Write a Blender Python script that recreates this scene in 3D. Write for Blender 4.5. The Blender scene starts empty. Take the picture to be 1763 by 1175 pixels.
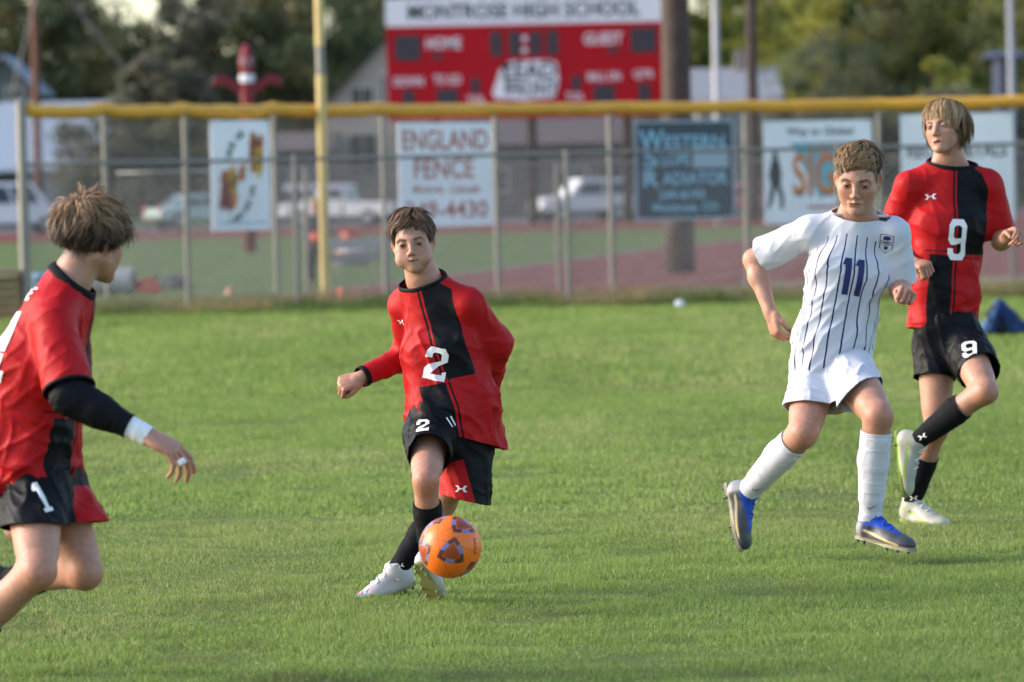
import bpy, bmesh, math, random
import numpy as np
from mathutils import Vector, Matrix
from mathutils.bvhtree import BVHTree
from mathutils.noise import noise as mnoise

SC = bpy.context.scene
COL = SC.collection
R = math.radians

# ------------------------------------------------------------------ camera
FPX = 7906.0                      # focal length in photograph pixels (1763 wide)
CAM_H = 1.5
PITCH = math.atan(262.5 / FPX)
ROLL = R(-1.2)
cam_d = bpy.data.cameras.new('camera')
cam_d.sensor_width = 22.3
cam_d.lens = 100.0
cam_d.clip_start = 0.5
cam_d.clip_end = 3000.0
cam_d.dof.use_dof = True
cam_d.dof.focus_distance = 17.1
cam_d.dof.aperture_fstop = 2.4
cam_d.dof.aperture_blades = 0
cam = bpy.data.objects.new('camera', cam_d)
COL.objects.link(cam)
CAM_M = Matrix.Translation((0, 0, CAM_H)) @ Matrix.Rotation(R(90) - PITCH, 4, 'X') @ Matrix.Rotation(ROLL, 4, 'Z')
cam.matrix_world = CAM_M
SC.camera = cam

# ------------------------------------------------------------------ world, sun, exposure
SUN_EL, SUN_AZ = R(24), R(-84)    # azimuth measured from +Y (away from camera) towards +X
sun_dir = Vector((math.sin(SUN_AZ) * math.cos(SUN_EL), math.cos(SUN_AZ) * math.cos(SUN_EL), math.sin(SUN_EL)))
w = bpy.data.worlds.new('World')
SC.world = w
w.use_nodes = True
nt = w.node_tree
bg = nt.nodes['Background']
sky = nt.nodes.new('ShaderNodeTexSky')
sky.sky_type = 'NISHITA'
sky.sun_disc = False
sky.sun_elevation = SUN_EL
sky.sun_rotation = SUN_AZ
sky.dust_density = 1.8
sky.air_density = 1.0
sky.ozone_density = 1.0
nt.links.new(sky.outputs[0], bg.inputs[0])
bg.inputs[1].default_value = 0.15
sl = bpy.data.lights.new('sun', 'SUN')
sl.energy = 1.5
sl.angle = R(20)
sl.color = (1.0, 0.94, 0.86)
sun = bpy.data.objects.new('sun', sl)
COL.objects.link(sun)
sun.rotation_euler = sun_dir.to_track_quat('Z', 'Y').to_euler()
SC.view_settings.view_transform = 'Standard'
SC.view_settings.look = 'None'
SC.view_settings.exposure = 1.4
SC.view_settings.gamma = 1.0
SC.view_settings.use_curve_mapping = False
SC.cycles.use_denoising = True
SC.cycles.max_bounces = 6
SC.cycles.transparent_max_bounces = 8

# ------------------------------------------------------------------ placing helpers
def ground_z(y):
    t = min(max((y - 34.0) / 18.0, 0.0), 1.0)
    return 0.10 * t * t * (3 - 2 * t)

def ray(px, py):
    v = Vector(((px - 881.5) / FPX, -(py - 587.5) / FPX, -1.0))
    return CAM_M.to_3x3() @ v

def P(px, py, d):
    """world point at distance d (world Y) seen at a pixel of the photograph"""
    r = ray(px, py)
    return Vector((0, 0, CAM_H)) + r * (d / r.y)

def GP(px, d):
    """point on the ground at column px and distance d"""
    p = P(px, 400, d)
    p2 = P(px, 600, d)
    z = ground_z(d)
    t = (z - p.z) / (p2.z - p.z)
    q = p.lerp(p2, t)
    q.z = z
    return q

# ------------------------------------------------------------------ materials
MATS = {}
def newmat(name):
    m = bpy.data.materials.new(name)
    m.use_nodes = True
    b = m.node_tree.nodes['Principled BSDF']
    return m, m.node_tree, b

def mat(name, col, rough=0.7, var=0.12, scale=8.0, metal=0.0, bump=0.0, bscale=60.0, spec=0.4, sheen=0.0, trans=0.0):
    if name in MATS:
        return MATS[name]
    m, nt, b = newmat(name)
    tc = nt.nodes.new('ShaderNodeTexCoord')
    if var > 0:
        n = nt.nodes.new('ShaderNodeTexNoise')
        n.inputs['Scale'].default_value = scale
        n.inputs['Detail'].default_value = 6
        nt.links.new(tc.outputs['Object'], n.inputs['Vector'])
        mp = nt.nodes.new('ShaderNodeMapRange')
        mp.inputs[1].default_value = 0.25
        mp.inputs[2].default_value = 0.75
        mp.inputs[3].default_value = 1 - var
        mp.inputs[4].default_value = 1 + var
        nt.links.new(n.outputs['Fac'], mp.inputs[0])
        mx = nt.nodes.new('ShaderNodeVectorMath')
        mx.operation = 'SCALE'
        mx.inputs[0].default_value = col[:3]
        nt.links.new(mp.outputs[0], mx.inputs['Scale'])
        nt.links.new(mx.outputs[0], b.inputs['Base Color'])
    else:
        b.inputs['Base Color'].default_value = (*col[:3], 1)
    b.inputs['Roughness'].default_value = rough
    b.inputs['Metallic'].default_value = metal
    b.inputs['Specular IOR Level'].default_value = spec
    b.inputs['Sheen Weight'].default_value = sheen
    b.inputs['Transmission Weight'].default_value = trans
    if bump > 0:
        n2 = nt.nodes.new('ShaderNodeTexNoise')
        n2.inputs['Scale'].default_value = bscale
        nt.links.new(tc.outputs['Object'], n2.inputs['Vector'])
        bp = nt.nodes.new('ShaderNodeBump')
        bp.inputs['Strength'].default_value = bump
        bp.inputs['Distance'].default_value = 0.01
        nt.links.new(n2.outputs['Fac'], bp.inputs['Height'])
        nt.links.new(bp.outputs[0], b.inputs['Normal'])
    MATS[name] = m
    return m

def attr_mat(name, attr='col', rough=0.6, spec=0.3, sss=0.0, sheen=0.0, weave=0.0, mottle=0.0, trans=0.0):
    """material whose base colour is a colour attribute of the mesh"""
    if name in MATS:
        return MATS[name]
    m, nt, b = newmat(name)
    a = nt.nodes.new('ShaderNodeAttribute')
    a.attribute_name = attr
    src = a.outputs['Color']
    tc = nt.nodes.new('ShaderNodeTexCoord')
    if mottle > 0:
        n = nt.nodes.new('ShaderNodeTexNoise')
        n.inputs['Scale'].default_value = 55
        n.inputs['Detail'].default_value = 5
        nt.links.new(tc.outputs['Object'], n.inputs['Vector'])
        mp = nt.nodes.new('ShaderNodeMapRange')
        mp.inputs[1].default_value = 0.3
        mp.inputs[2].default_value = 0.7
        mp.inputs[3].default_value = 1 - mottle
        mp.inputs[4].default_value = 1 + mottle
        nt.links.new(n.outputs['Fac'], mp.inputs[0])
        mx = nt.nodes.new('ShaderNodeVectorMath')
        mx.operation = 'SCALE'
        nt.links.new(src, mx.inputs[0])
        nt.links.new(mp.outputs[0], mx.inputs['Scale'])
        src = mx.outputs[0]
    nt.links.new(src, b.inputs['Base Color'])
    b.inputs['Roughness'].default_value = rough
    b.inputs['Specular IOR Level'].default_value = spec
    b.inputs['Sheen Weight'].default_value = sheen
    if sss > 0:
        b.inputs['Subsurface Weight'].default_value = sss
        b.inputs['Subsurface Radius'].default_value = (0.012, 0.005, 0.003)
        b.inputs['Subsurface Scale'].default_value = 1.0
    if weave > 0:
        n2 = nt.nodes.new('ShaderNodeTexNoise')
        n2.inputs['Scale'].default_value = 90
        n2.inputs['Detail'].default_value = 3
        nt.links.new(tc.outputs['Object'], n2.inputs['Vector'])
        bp = nt.nodes.new('ShaderNodeBump')
        bp.inputs['Strength'].default_value = weave
        bp.inputs['Distance'].default_value = 0.006
        nt.links.new(n2.outputs['Fac'], bp.inputs['Height'])
        nt.links.new(bp.outputs[0], b.inputs['Normal'])
    if trans > 0:
        tr = nt.nodes.new('ShaderNodeBsdfTranslucent')
        nt.links.new(src, tr.inputs['Color'])
        ms = nt.nodes.new('ShaderNodeMixShader')
        ms.inputs[0].default_value = trans
        nt.links.new(b.outputs[0], ms.inputs[1])
        nt.links.new(tr.outputs[0], ms.inputs[2])
        nt.links.new(ms.outputs[0], nt.nodes['Material Output'].inputs[0])
    MATS[name] = m
    return m

# ------------------------------------------------------------------ objects
def empty(name, loc=(0, 0, 0), rz=0.0):
    o = bpy.data.objects.new(name, None)
    o.empty_display_size = 0.2
    o.location = loc
    o.rotation_euler = (0, 0, rz)
    COL.objects.link(o)
    return o

def tag(o, label=None, cat=None, group=None, kind=None):
    if label: o['label'] = label
    if cat: o['category'] = cat
    if group: o['group'] = group
    if kind: o['kind'] = kind
    return o

def link(name, me, m=None, parent=None):
    o = bpy.data.objects.new(name, me)
    COL.objects.link(o)
    if m is not None and len(me.materials) == 0:
        me.materials.append(m)
    if parent is not None:
        o.parent = parent
        o.matrix_parent_inverse = Matrix.Identity(4)
        # mesh data is in world coordinates: undo the parents' transforms
        bpy_m = Matrix.Identity(4)
        q = parent
        chain = []
        while q is not None:
            chain.append(Matrix.LocRotScale(q.location, q.rotation_euler, q.scale))
            q = q.parent
        for mm in reversed(chain):
            bpy_m = bpy_m @ mm
        o.matrix_basis = bpy_m.inverted()
    return o

def np_mesh(name, V, F, smooth=True):
    """V (n,3) float, F (m,k) int with k 3 or 4"""
    me = bpy.data.meshes.new(name)
    V = np.ascontiguousarray(V, dtype=np.float32)
    F = np.ascontiguousarray(F, dtype=np.int32)
    n, k = F.shape
    me.vertices.add(len(V))
    me.vertices.foreach_set('co', V.ravel())
    me.loops.add(n * k)
    me.loops.foreach_set('vertex_index', F.ravel())
    me.polygons.add(n)
    me.polygons.foreach_set('loop_start', np.arange(0, n * k, k, dtype=np.int32))
    me.polygons.foreach_set('use_smooth', np.full(n, smooth, dtype=bool))
    me.update(calc_edges=True)
    return me

def set_float(me, name, arr):
    a = me.attributes.new(name, 'FLOAT', 'POINT')
    a.data.foreach_set('value', np.ascontiguousarray(arr, dtype=np.float32))

def set_col(me, arr, name='col'):
    a = me.attributes.new(name, 'FLOAT_COLOR', 'POINT')
    c = np.ones((len(arr), 4), dtype=np.float32)
    c[:, :3] = arr
    a.data.foreach_set('color', c.ravel())

def mesh_co(me):
    V = np.empty(len(me.vertices) * 3, dtype=np.float32)
    me.vertices.foreach_get('co', V)
    return V.reshape(-1, 3).astype(np.float64)

class MB:
    """collects simple shapes, builds one mesh object"""
    def __init__(self):
        self.v, self.f = [], []
    def quad(self, a, b, c, d):
        i = len(self.v)
        self.v += [tuple(a), tuple(b), tuple(c), tuple(d)]
        self.f.append((i, i + 1, i + 2, i + 3))
        return self
    def poly(self, pts):
        i = len(self.v)
        self.v += [tuple(p) for p in pts]
        self.f.append(tuple(range(i, i + len(pts))))
        return self
    def box(self, c, s, M=None):
        i = len(self.v)
        x, y, z = s[0] / 2, s[1] / 2, s[2] / 2
        for p in [(-x, -y, -z), (x, -y, -z), (x, y, -z), (-x, y, -z), (-x, -y, z), (x, -y, z), (x, y, z), (-x, y, z)]:
            q = Vector(p)
            if M is not None:
                q = M @ q
            self.v.append(tuple(q + Vector(c)))
        for f in [(0, 3, 2, 1), (4, 5, 6, 7), (0, 1, 5, 4), (1, 2, 6, 5), (2, 3, 7, 6), (3, 0, 4, 7)]:
            self.f.append(tuple(i + k for k in f))
        return self
    def prism(self, pts, off):
        """pts polygon (3D), extruded by vector off"""
        i = len(self.v)
        n = len(pts)
        off = Vector(off)
        self.v += [tuple(Vector(p)) for p in pts] + [tuple(Vector(p) + off) for p in pts]
        self.f.append(tuple(i + k for k in range(n)))
        self.f.append(tuple(i + n + k for k in reversed(range(n))))
        for k in range(n):
            a, b = i + k, i + (k + 1) % n
            self.f.append((b, a, a + n, b + n))
        return self
    def tube(self, pts, rad, n=8, caps=True):
        pts = [Vector(p) for p in pts]
        rs = rad if isinstance(rad, (list, tuple)) else [rad] * len(pts)
        i0 = len(self.v)
        u = None
        for k, p in enumerate(pts):
            if k == 0: t = pts[1] - pts[0]
            elif k == len(pts) - 1: t = pts[-1] - pts[-2]
            else: t = pts[k + 1] - pts[k - 1]
            t.normalize()
            if u is None:
                u = t.orthogonal().normalized()
            else:
                u = (u - t * u.dot(t)).normalized()
            w_ = t.cross(u)
            for j in range(n):
                a = 2 * math.pi * j / n
                self.v.append(tuple(p + (u * math.cos(a) + w_ * math.sin(a)) * rs[k]))
        for k in range(len(pts) - 1):
            for j in range(n):
                a = i0 + k * n + j
                b = i0 + k * n + (j + 1) % n
                self.f.append((a, b, b + n, a + n))
        if caps:
            self.f.append(tuple(i0 + j for j in reversed(range(n))))
            e = i0 + (len(pts) - 1) * n
            self.f.append(tuple(e + j for j in range(n)))
        return self
    def lathe(self, c, prof, n=16, axis=None):
        c = Vector(c)
        M = Matrix.Identity(3) if axis is None else Vector(axis).to_track_quat('Z', 'Y').to_matrix()
        i0 = len(self.v)
        for r, z in prof:
            for j in range(n):
                a = 2 * math.pi * j / n
                self.v.append(tuple(c + M @ Vector((r * math.cos(a), r * math.sin(a), z))))
        for k in range(len(prof) - 1):
            for j in range(n):
                a = i0 + k * n + j
                b = i0 + k * n + (j + 1) % n
                self.f.append((a, b, b + n, a + n))
        self.f.append(tuple(i0 + j for j in reversed(range(n))))
        e = i0 + (len(prof) - 1) * n
        self.f.append(tuple(e + j for j in range(n)))
        return self
    def mesh(self, name, smooth=False):
        me = bpy.data.meshes.new(name)
        me.from_pydata(self.v, [], self.f)
        if smooth:
            me.polygons.foreach_set('use_smooth', [True] * len(me.polygons))
        me.update()
        return me
    def build(self, name, m, parent=None, smooth=False):
        return link(name, self.mesh(name, smooth), m, parent)

# ------------------------------------------------------------------ numpy noise
def _hash(ix, iy, iz, seed):
    h = (ix.astype(np.int64) * 374761393 + iy.astype(np.int64) * 668265263 + iz.astype(np.int64) * 2147483647 + seed * 1274126177) & 0xFFFFFFFF
    h = ((h ^ (h >> 13)) * 1274126177) & 0xFFFFFFFF
    h = (h ^ (h >> 16)) & 0xFFFF
    return h / 32767.5 - 1.0

def vnoise(p, seed=0):
    """value noise in [-1,1] for points (n,3)"""
    f = np.floor(p)
    t = p - f
    t = t * t * t * (t * (t * 6 - 15) + 10)
    i = f.astype(np.int64)
    r = 0
    for dx in (0, 1):
        wx = t[:, 0] if dx else 1 - t[:, 0]
        for dy in (0, 1):
            wy = t[:, 1] if dy else 1 - t[:, 1]
            for dz in (0, 1):
                wz = t[:, 2] if dz else 1 - t[:, 2]
                r = r + wx * wy * wz * _hash(i[:, 0] + dx, i[:, 1] + dy, i[:, 2] + dz, seed)
    return r
# ------------------------------------------------------------------ lettering (all strings converted in one go)
TEXTS = ['MONTROSE HIGH SCHOOL', 'HOME', 'GUEST', 'DOWN', 'TO', 'GO', 'TOL', 'BALL ON', 'QTR', 'LEAD', 'FRONT', 'T', 'ENGLAND', 'FENCE', 'Montrose,', 'Colorado',
         '249-4430', 'W', 'ESTERN', 'S', 'LOPE', 'R', 'ADIATOR', '249-8193', 'Montrose, CO', 'Way to Globe!', 'LEAP', 'SIGNS', 'RECLA METALS', 'NCAA']
TXT = {}
def make_texts():
    obs = []
    for s in TEXTS:
        c = bpy.data.curves.new('txt', 'FONT')
        c.body = s
        c.size = 1.0
        c.offset = .018
        c.resolution_u = 3
        o = bpy.data.objects.new('txt', c)
        COL.objects.link(o)
        obs.append((s, o, c))
    bpy.context.view_layer.update()
    dg = bpy.context.evaluated_depsgraph_get()
    for s, o, c in obs:
        me = o.evaluated_get(dg).to_mesh()
        V = np.array([v.co[:] for v in me.vertices])
        Fs = [tuple(p.vertices) for p in me.polygons]
        lo, hi = V.min(0), V.max(0)
        TXT[s] = ((V[:, :2] - lo[:2]) / (hi[:2] - lo[:2]) - .5, Fs)     # unit box centred
        o.evaluated_get(dg).to_mesh_clear()
    for s, o, c in obs:
        bpy.data.objects.remove(o)
        bpy.data.curves.remove(c)
make_texts()

def letters(s, x, z, wdt, hgt, M, m, parent, name='lettering', y=-.006, slant=0.0):
    """text fitted into a box centred at (x,z) of a panel; M = panel frame (4x4), panel front is local -Y"""
    v, fs = TXT[s]
    mb = MB()
    mb.v = [tuple(M @ Vector((x + a * wdt + b * hgt * slant, y, z + b * hgt))) for a, b in v]
    mb.f = fs
    return mb.build(name, m, parent)

# ------------------------------------------------------------------ ground
def ground_mat(name, cols, scale, detail=8, rough=.95, bump=.0, stretch=(1, 1, 1), fine=None):
    m, nt, b = newmat(name)
    tc = nt.nodes.new('ShaderNodeTexCoord')
    mp = nt.nodes.new('ShaderNodeMapping')
    mp.inputs['Scale'].default_value = stretch
    nt.links.new(tc.outputs['Object'], mp.inputs[0])
    n = nt.nodes.new('ShaderNodeTexNoise')
    n.inputs['Scale'].default_value = scale
    n.inputs['Detail'].default_value = detail
    n.inputs['Roughness'].default_value = .65
    nt.links.new(mp.outputs[0], n.inputs['Vector'])
    r = nt.nodes.new('ShaderNodeValToRGB')
    e = r.color_ramp.elements
    e[0].position, e[0].color = .32, (*cols[0], 1)
    e[1].position, e[1].color = .68, (*cols[-1], 1)
    if len(cols) == 3:
        q = e.new(.5)
        q.color = (*cols[1], 1)
    nt.links.new(n.outputs['Fac'], r.inputs[0])
    nt.links.new(r.outputs[0], b.inputs['Base Color'])
    b.inputs['Roughness'].default_value = rough
    b.inputs['Specular IOR Level'].default_value = .15
    if bump:
        bp = nt.nodes.new('ShaderNodeBump')
        bp.inputs['Strength'].default_value = bump
        bp.inputs['Distance'].default_value = .03
        n2 = nt.nodes.new('ShaderNodeTexNoise')
        n2.inputs['Scale'].default_value = 40
        nt.links.new(tc.outputs['Object'], n2.inputs['Vector'])
        nt.links.new(n2.outputs['Fac'], bp.inputs['Height'])
        nt.links.new(bp.outputs[0], b.inputs['Normal'])
    return m

ys = [-40, 0, 10, 20, 30, 34] + [34 + i for i in range(1, 19)] + [56, 60, 70, 90, 120, 180, 300, 800, 2500]
xs = [-1500, -300, -60, -20, 0, 20, 60, 300, 1500]
Vg = np.array([(x, y, ground_z(y)) for y in ys for x in xs])
Fg = np.array([(j * len(xs) + i, j * len(xs) + i + 1, (j + 1) * len(xs) + i + 1, (j + 1) * len(xs) + i) for j in range(len(ys) - 1) for i in range(len(xs) - 1)])
M_FIELD = ground_mat('field_soil_and_turf', [(.055, .088, .018), (.080, .120, .026), (.105, .130, .036)], 1.3, stretch=(1, .45, 1))
tag(link('ground', np_mesh('ground', Vg, Fg), M_FIELD), kind='structure')

def sheet(name, pts, z, m):
    mb = MB()
    mb.poly([(x, y, z) for x, y in pts])
    return tag(mb.build(name, m), kind='structure')
M_TRACK = ground_mat('red_track', [(.125, .024, .019), (.165, .036, .029)], 3, stretch=(1, 1, 1))
M_PATH = ground_mat('grey_gravel', [(.15, .125, .11), (.20, .17, .155)], 6)
M_LANE = mat('lane_paint', (.17, .12, .12), .8, .1)
TL = [(-4.6, 54.8), (-4.0, 58), (-.3, 80), (2.7, 99), (5.8, 115), (10, 135), (16, 160)]
TR = [(60, 160), (60, 66.5), (12, 66.0), (3.3, 64.5), (.6, 57.5), (-1.8, 56)]
sheet('track', TL + TR, .106, M_TRACK)
sheet('path', [(-1.6, 56), (.8, 57.5), (3.5, 64.5), (12, 66), (60, 66.5), (60, 62.8), (11, 62.5), (5, 61.0), (2.5, 58.2), (.6, 56)], .110, M_PATH)
sheet('track', [(-300, 148), (300, 148), (300, 184), (-300, 184)], .108, M_TRACK)
sheet('road', [(-300, 184.1), (300, 184.1), (300, 214), (-300, 214)], .112, ground_mat('parking_asphalt', [(.10, .10, .11), (.15, .15, .155)], .4))
for k in range(5):      # painted lane lines along the straight
    o = .25 + k * 1.22
    mb = MB()
    for i in range(1, len(TL) - 2):
        a, b_ = TL[i], TL[i + 1]
        n_ = Vector((b_[1] - a[1], -(b_[0] - a[0]), 0)).normalized()
        w_ = .045 if k else .12
        p0 = Vector((a[0], a[1], .111)) + n_ * o
        p1 = Vector((b_[0], b_[1], .111)) + n_ * o
        mb.quad(p0 - n_ * w_, p0 + n_ * w_, p1 + n_ * w_, p1 - n_ * w_)
    tag(mb.build('lane_line', M_LANE), kind='structure')

# ------------------------------------------------------------------ turf: blades of grass
M_GRASS = attr_mat('grass_blades', rough=.6, spec=.22, trans=.45)
def blades(name, y0, y1, dens, hgt, wdt, colfn, margin=1.6, seed=0, xr=None, lean=.55):
    rng = np.random.default_rng(seed)
    n_try = 0
    ya = np.linspace(y0, y1, 200)
    half = (ya * 881.5 / FPX + margin) if xr is None else np.full(200, .5)
    area = np.trapezoid(2 * half, ya) if hasattr(np, 'trapezoid') else np.trapz(2 * half, ya)
    if xr is not None:
        area = (xr[1] - xr[0]) * (y1 - y0)
    n = int(area * dens)
    if xr is None:
        cdf = np.cumsum(half)
        cdf /= cdf[-1]
        y = np.interp(rng.random(n), cdf, ya)
        x = (rng.random(n) * 2 - 1) * (y * 881.5 / FPX + margin)
    else:
        y = y0 + rng.random(n) * (y1 - y0)
        x = xr[0] + rng.random(n) * (xr[1] - xr[0])
    t = np.clip((y - 34) / 18, 0, 1)
    z = .10 * t * t * (3 - 2 * t) - .003
    p = np.stack([x, y, np.zeros(n)], 1)
    tuft = .5 + .5 * vnoise(p / .22, 3)
    bare = vnoise(p * np.array((1, .5, 1)) / .5, 9) + .6 * vnoise(p / .17, 12)
    h = hgt * (.5 + 1.0 * rng.random(n)) * (.45 + 1.0 * tuft) * np.clip(1.25 + bare * .55, .35, 1.3)
    a = rng.random(n) * 2 * math.pi
    dx, dy = np.cos(a), np.sin(a)
    wv = wdt * (.7 + .6 * rng.random(n))
    ln_ = lean * h * rng.random(n)
    b2 = rng.random(n) * 2 * math.pi
    base = np.stack([x, y, z], 1)
    side = np.stack([dx, dy, np.zeros(n)], 1) * wv[:, None]
    tip = base + np.stack([np.cos(b2) * ln_, np.sin(b2) * ln_, h], 1)
    V = np.stack([base - side, base + side, tip], 1).reshape(-1, 3)
    F = np.arange(n * 3).reshape(-1, 3)
    me = np_mesh(name, V, F, smooth=False)
    c = colfn(p, rng, n, bare)
    set_col(me, np.repeat(c[:, None], 3, 1).reshape(-1, 3))
    return link(name, me, M_GRASS)

def tuftc(p):
    return .5 + .5 * vnoise(p * np.array((1, .7, 1)) / .33, 77)

def turf_col(p, rng, n, bare):
    g1, g2, g3 = np.array((.172, .250, .056)), np.array((.262, .358, .092)), np.array((.45, .41, .20))
    big = .5 + .5 * vnoise(p * np.array((.5, .22, 1)), 21)
    t = np.clip(.25 + .45 * rng.random(n) + .55 * (big - .5) + .15 * bare + .30 * (tuftc(p) - .5), 0, 1)[:, None]
    c = g1 * (1 - t) + g2 * t
    near = np.clip((17.2 - p[:, 1]) / 3.5, 0, 1)
    patch = np.clip(vnoise(p * np.array((.8, .35, 1)), 33) * 1.3 + vnoise(p * np.array((2.6, 1.2, 1)), 35) * .5, 0, 1)
    yel = ((rng.random(n) < .08 + (.28 + .35 * near) * patch + .06 * near) * (.4 + .6 * rng.random(n)))[:, None]
    c = c * (1 - yel) + g3 * yel
    br = np.clip(-bare * 1.6 - .75, 0, .5)[:, None] * (.3 + .7 * near[:, None])
    c = c * (1 - br) + np.array((.17, .13, .065)) * br
    return c * (.8 + .4 * rng.random(n))[:, None]

tag(blades('grass', 11.5, 21, 10000, .0155, .0026, turf_col, 2.0, 1, lean=1.1), 'mown green turf of the playing field under the players', 'grass', kind='stuff')
tag(blades('grass', 21, 34, 3000, .020, .005, turf_col, 2.4, 2, lean=1.0), 'mown green turf beyond the players', 'grass', kind='stuff')
tag(blades('grass', 34, 53.4, 1000, .030, .010, turf_col, 4.0, 3), 'mown green turf running up to the fences', 'grass', kind='stuff')
def weed_col(p, rng, n, bare):
    d = np.clip(.5 + .9 * vnoise(p * np.array((.9, .5, 1)), 41), 0, 1)[:, None]
    c = np.array((.10, .15, .035)) * (1 - d) + np.array((.30, .23, .11)) * d
    return c * (.7 + .6 * rng.random(n))[:, None]
tag(blades('weeds', 53.4, 57.2, 900, .11, .008, weed_col, xr=(-12, 13), seed=4), 'dry straw-coloured weeds along the foot of the fences', 'weeds', kind='stuff')
def deep_col(p, rng, n, bare):
    return np.array((.15, .20, .05)) * (.7 + .6 * rng.random(n))[:, None]
tag(blades('weeds', 52.9, 53.6, 1500, .055, .008, deep_col, xr=(-12, 13), seed=6), 'dark uncut grass edging the turf before the fences', 'weeds', kind='stuff')

# ------------------------------------------------------------------ fences
M_GALV = mat('galvanised_steel', (.22, .215, .20), rough=.45, var=.1, metal=.5, scale=14)
M_WIRE = mat('chain_link_wire', (.20, .20, .195), rough=.5, var=.0, metal=.4)
M_CAP = mat('yellow_plastic_cap', (.68, .335, .03), rough=.45, var=.14, scale=3)
M_YPOLE = mat('yellow_paint', (.60, .45, .18), rough=.5, var=.1, scale=3)

def wire_mesh(parent, line, h0, h1, pitch=.07, r=.0023, m=None):
    """woven diagonal wires along a polyline of ground points"""
    pts = [Vector(p) for p in line]
    L = [0]
    for i in range(len(pts) - 1):
        L.append(L[-1] + (pts[i + 1] - pts[i]).xy.length)
    tot = L[-1]
    def at(s):
        s = min(max(s, 0), tot)
        for i in range(len(pts) - 1):
            if s <= L[i + 1] + 1e-9:
                t = (s - L[i]) / max(L[i + 1] - L[i], 1e-9)
                return pts[i].lerp(pts[i + 1], t)
        return pts[-1]
    mb = MB()
    H_ = h1 - h0
    n = int((tot + H_) / pitch)
    for sg in (1, -1):
        for k in range(n):
            s0 = k * pitch - H_ if sg > 0 else k * pitch
            # wire from (s0, h0) to (s0+sg*H, h1), clipped to [0, tot]
            a = [s0, h0]
            b_ = [s0 + sg * H_, h1]
            for e, o in ((a, b_), (b_, a)):
                for lim, out in ((0, e[0] < 0), (tot, e[0] > tot)):
                    if out:
                        t = (lim - e[0]) / (o[0] - e[0])
                        e[1] = e[1] + (o[1] - e[1]) * t
                        e[0] = lim
            if abs(a[0] - b_[0]) < .02 or a[1] < h0 - .01 or b_[1] > h1 + .01 or a[1] > h1 or b_[1] < h0:
                continue
            ns = 4
            w_ = []
            for q in range(ns + 1):
                t = q / ns
                p = at(a[0] + (b_[0] - a[0]) * t).copy()
                p.z += a[1] + (b_[1] - a[1]) * t
                w_.append(p)
            mb.tube(w_, r, 3, caps=False)
    o = mb.build('wire_mesh', m or M_WIRE, parent)
    o['kind'] = 'stuff'
    return o

def fence(name, label, posts, line, h, post_r, rail_r, mesh_pitch=.075, corner=None, cap=None, mid=False):
    root = empty(name, posts[0])
    tag(root, label, 'fence')
    for p in posts:
        mb = MB()
        mb.lathe(p, [(post_r, -.05), (post_r, h - .02), (post_r * 1.15, h - .015), (post_r * 1.15, h + .02), (post_r * .5, h + .045)], 12)
        mb.build('post', M_GALV, root, smooth=False)
    if cap is None:
        pts = []
        for i in range(len(line) - 1):
            for q in range(4):
                p = Vector(line[i]).lerp(Vector(line[i + 1]), q / 4)
                pts.append(p + Vector((0, 0, h + .004 * math.sin(i * 3 + q * 1.7))))
        pts.append(Vector(line[-1]) + Vector((0, 0, h)))
        mb = MB()
        mb.tube(pts, rail_r, 8)
        mb.build('top_rail', M_GALV, root, smooth=True)
    else:
        pts, rs = [], []
        for i in range(len(line) - 1):
            for q in range(12):
                t = q / 12
                p = Vector(line[i]).lerp(Vector(line[i + 1]), t)
                bump = math.exp(-(min(t, 1 - t) / .09) ** 2) * (.035 if i < 4 else .010)
                pts.append(p + Vector((0, 0, h + .02 + bump + .004 * math.sin(i * 2.1 + q * .7))))
                rs.append(cap * (1 + .05 * math.sin(i * 5 + q * 1.9)))
        pts.append(Vector(line[-1]) + Vector((0, 0, h + .02)))
        rs.append(cap)
        mb = MB()
        mb.tube(pts, rs, 12)
        mb.build('yellow_cap', M_CAP, root, smooth=True)
    wire_mesh(root, line, .03, h, mesh_pitch)
    return root

FR = [GP(45, 54.0), GP(513, 54.0), GP(980, 54.0), GP(1447, 54.0), GP(1914, 54.0)]
fence('chain_link_fence', 'lower galvanised chain-link fence with plain pipe rail nearest the turf', FR[1:], FR, 1.80, .030, .022)
BK = [GP(52, 54.05), GP(187, 54.9), GP(325, 55.8), GP(478, 56.9), GP(665, 58.0), GP(858, 59.2), GP(1055, 60.2), GP(1288, 61.0), GP(1518, 61.5), GP(1745, 61.6), GP(1960, 61.6)]
bkf = fence('outfield_fence', 'tall chain-link outfield fence with fat yellow tube cap and hung signs', BK[1:], BK, 2.40, .033, .02, cap=.080)
mb = MB()
cp = GP(45, 54.0)
mb.lathe(cp, [(.062, -.05), (.062, 2.50), (.070, 2.505), (.070, 2.53), (.03, 2.575)], 16)
mb.build('corner_post', M_GALV, bkf)
TH = [GP(206, 62.5), GP(530, 62), GP(963, 61.5 + 1.2), GP(1400, 63.0), GP(1850, 63)]
fence('track_fence', 'thin low chain-link fence beyond the signs beside the red track', TH[1:], TH, 1.72, .03, .02, .1)

fp = empty('foul_pole', GP(561, 57.2))
tag(fp, 'tall slender yellow foul pole with one bare grey section', 'pole')
p = GP(561, 57.2)
for (nm, z0, z1, r_, m_) in (('pole', -.05, 2.86, .060, M_YPOLE), ('bare_section', 2.86, 3.22, .054, M_GALV), ('pole', 3.22, 9.0, .058, M_YPOLE)):
    MB().lathe(p, [(r_, z0), (r_, z1)], 14).build(nm, m_, fp, smooth=False)

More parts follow.
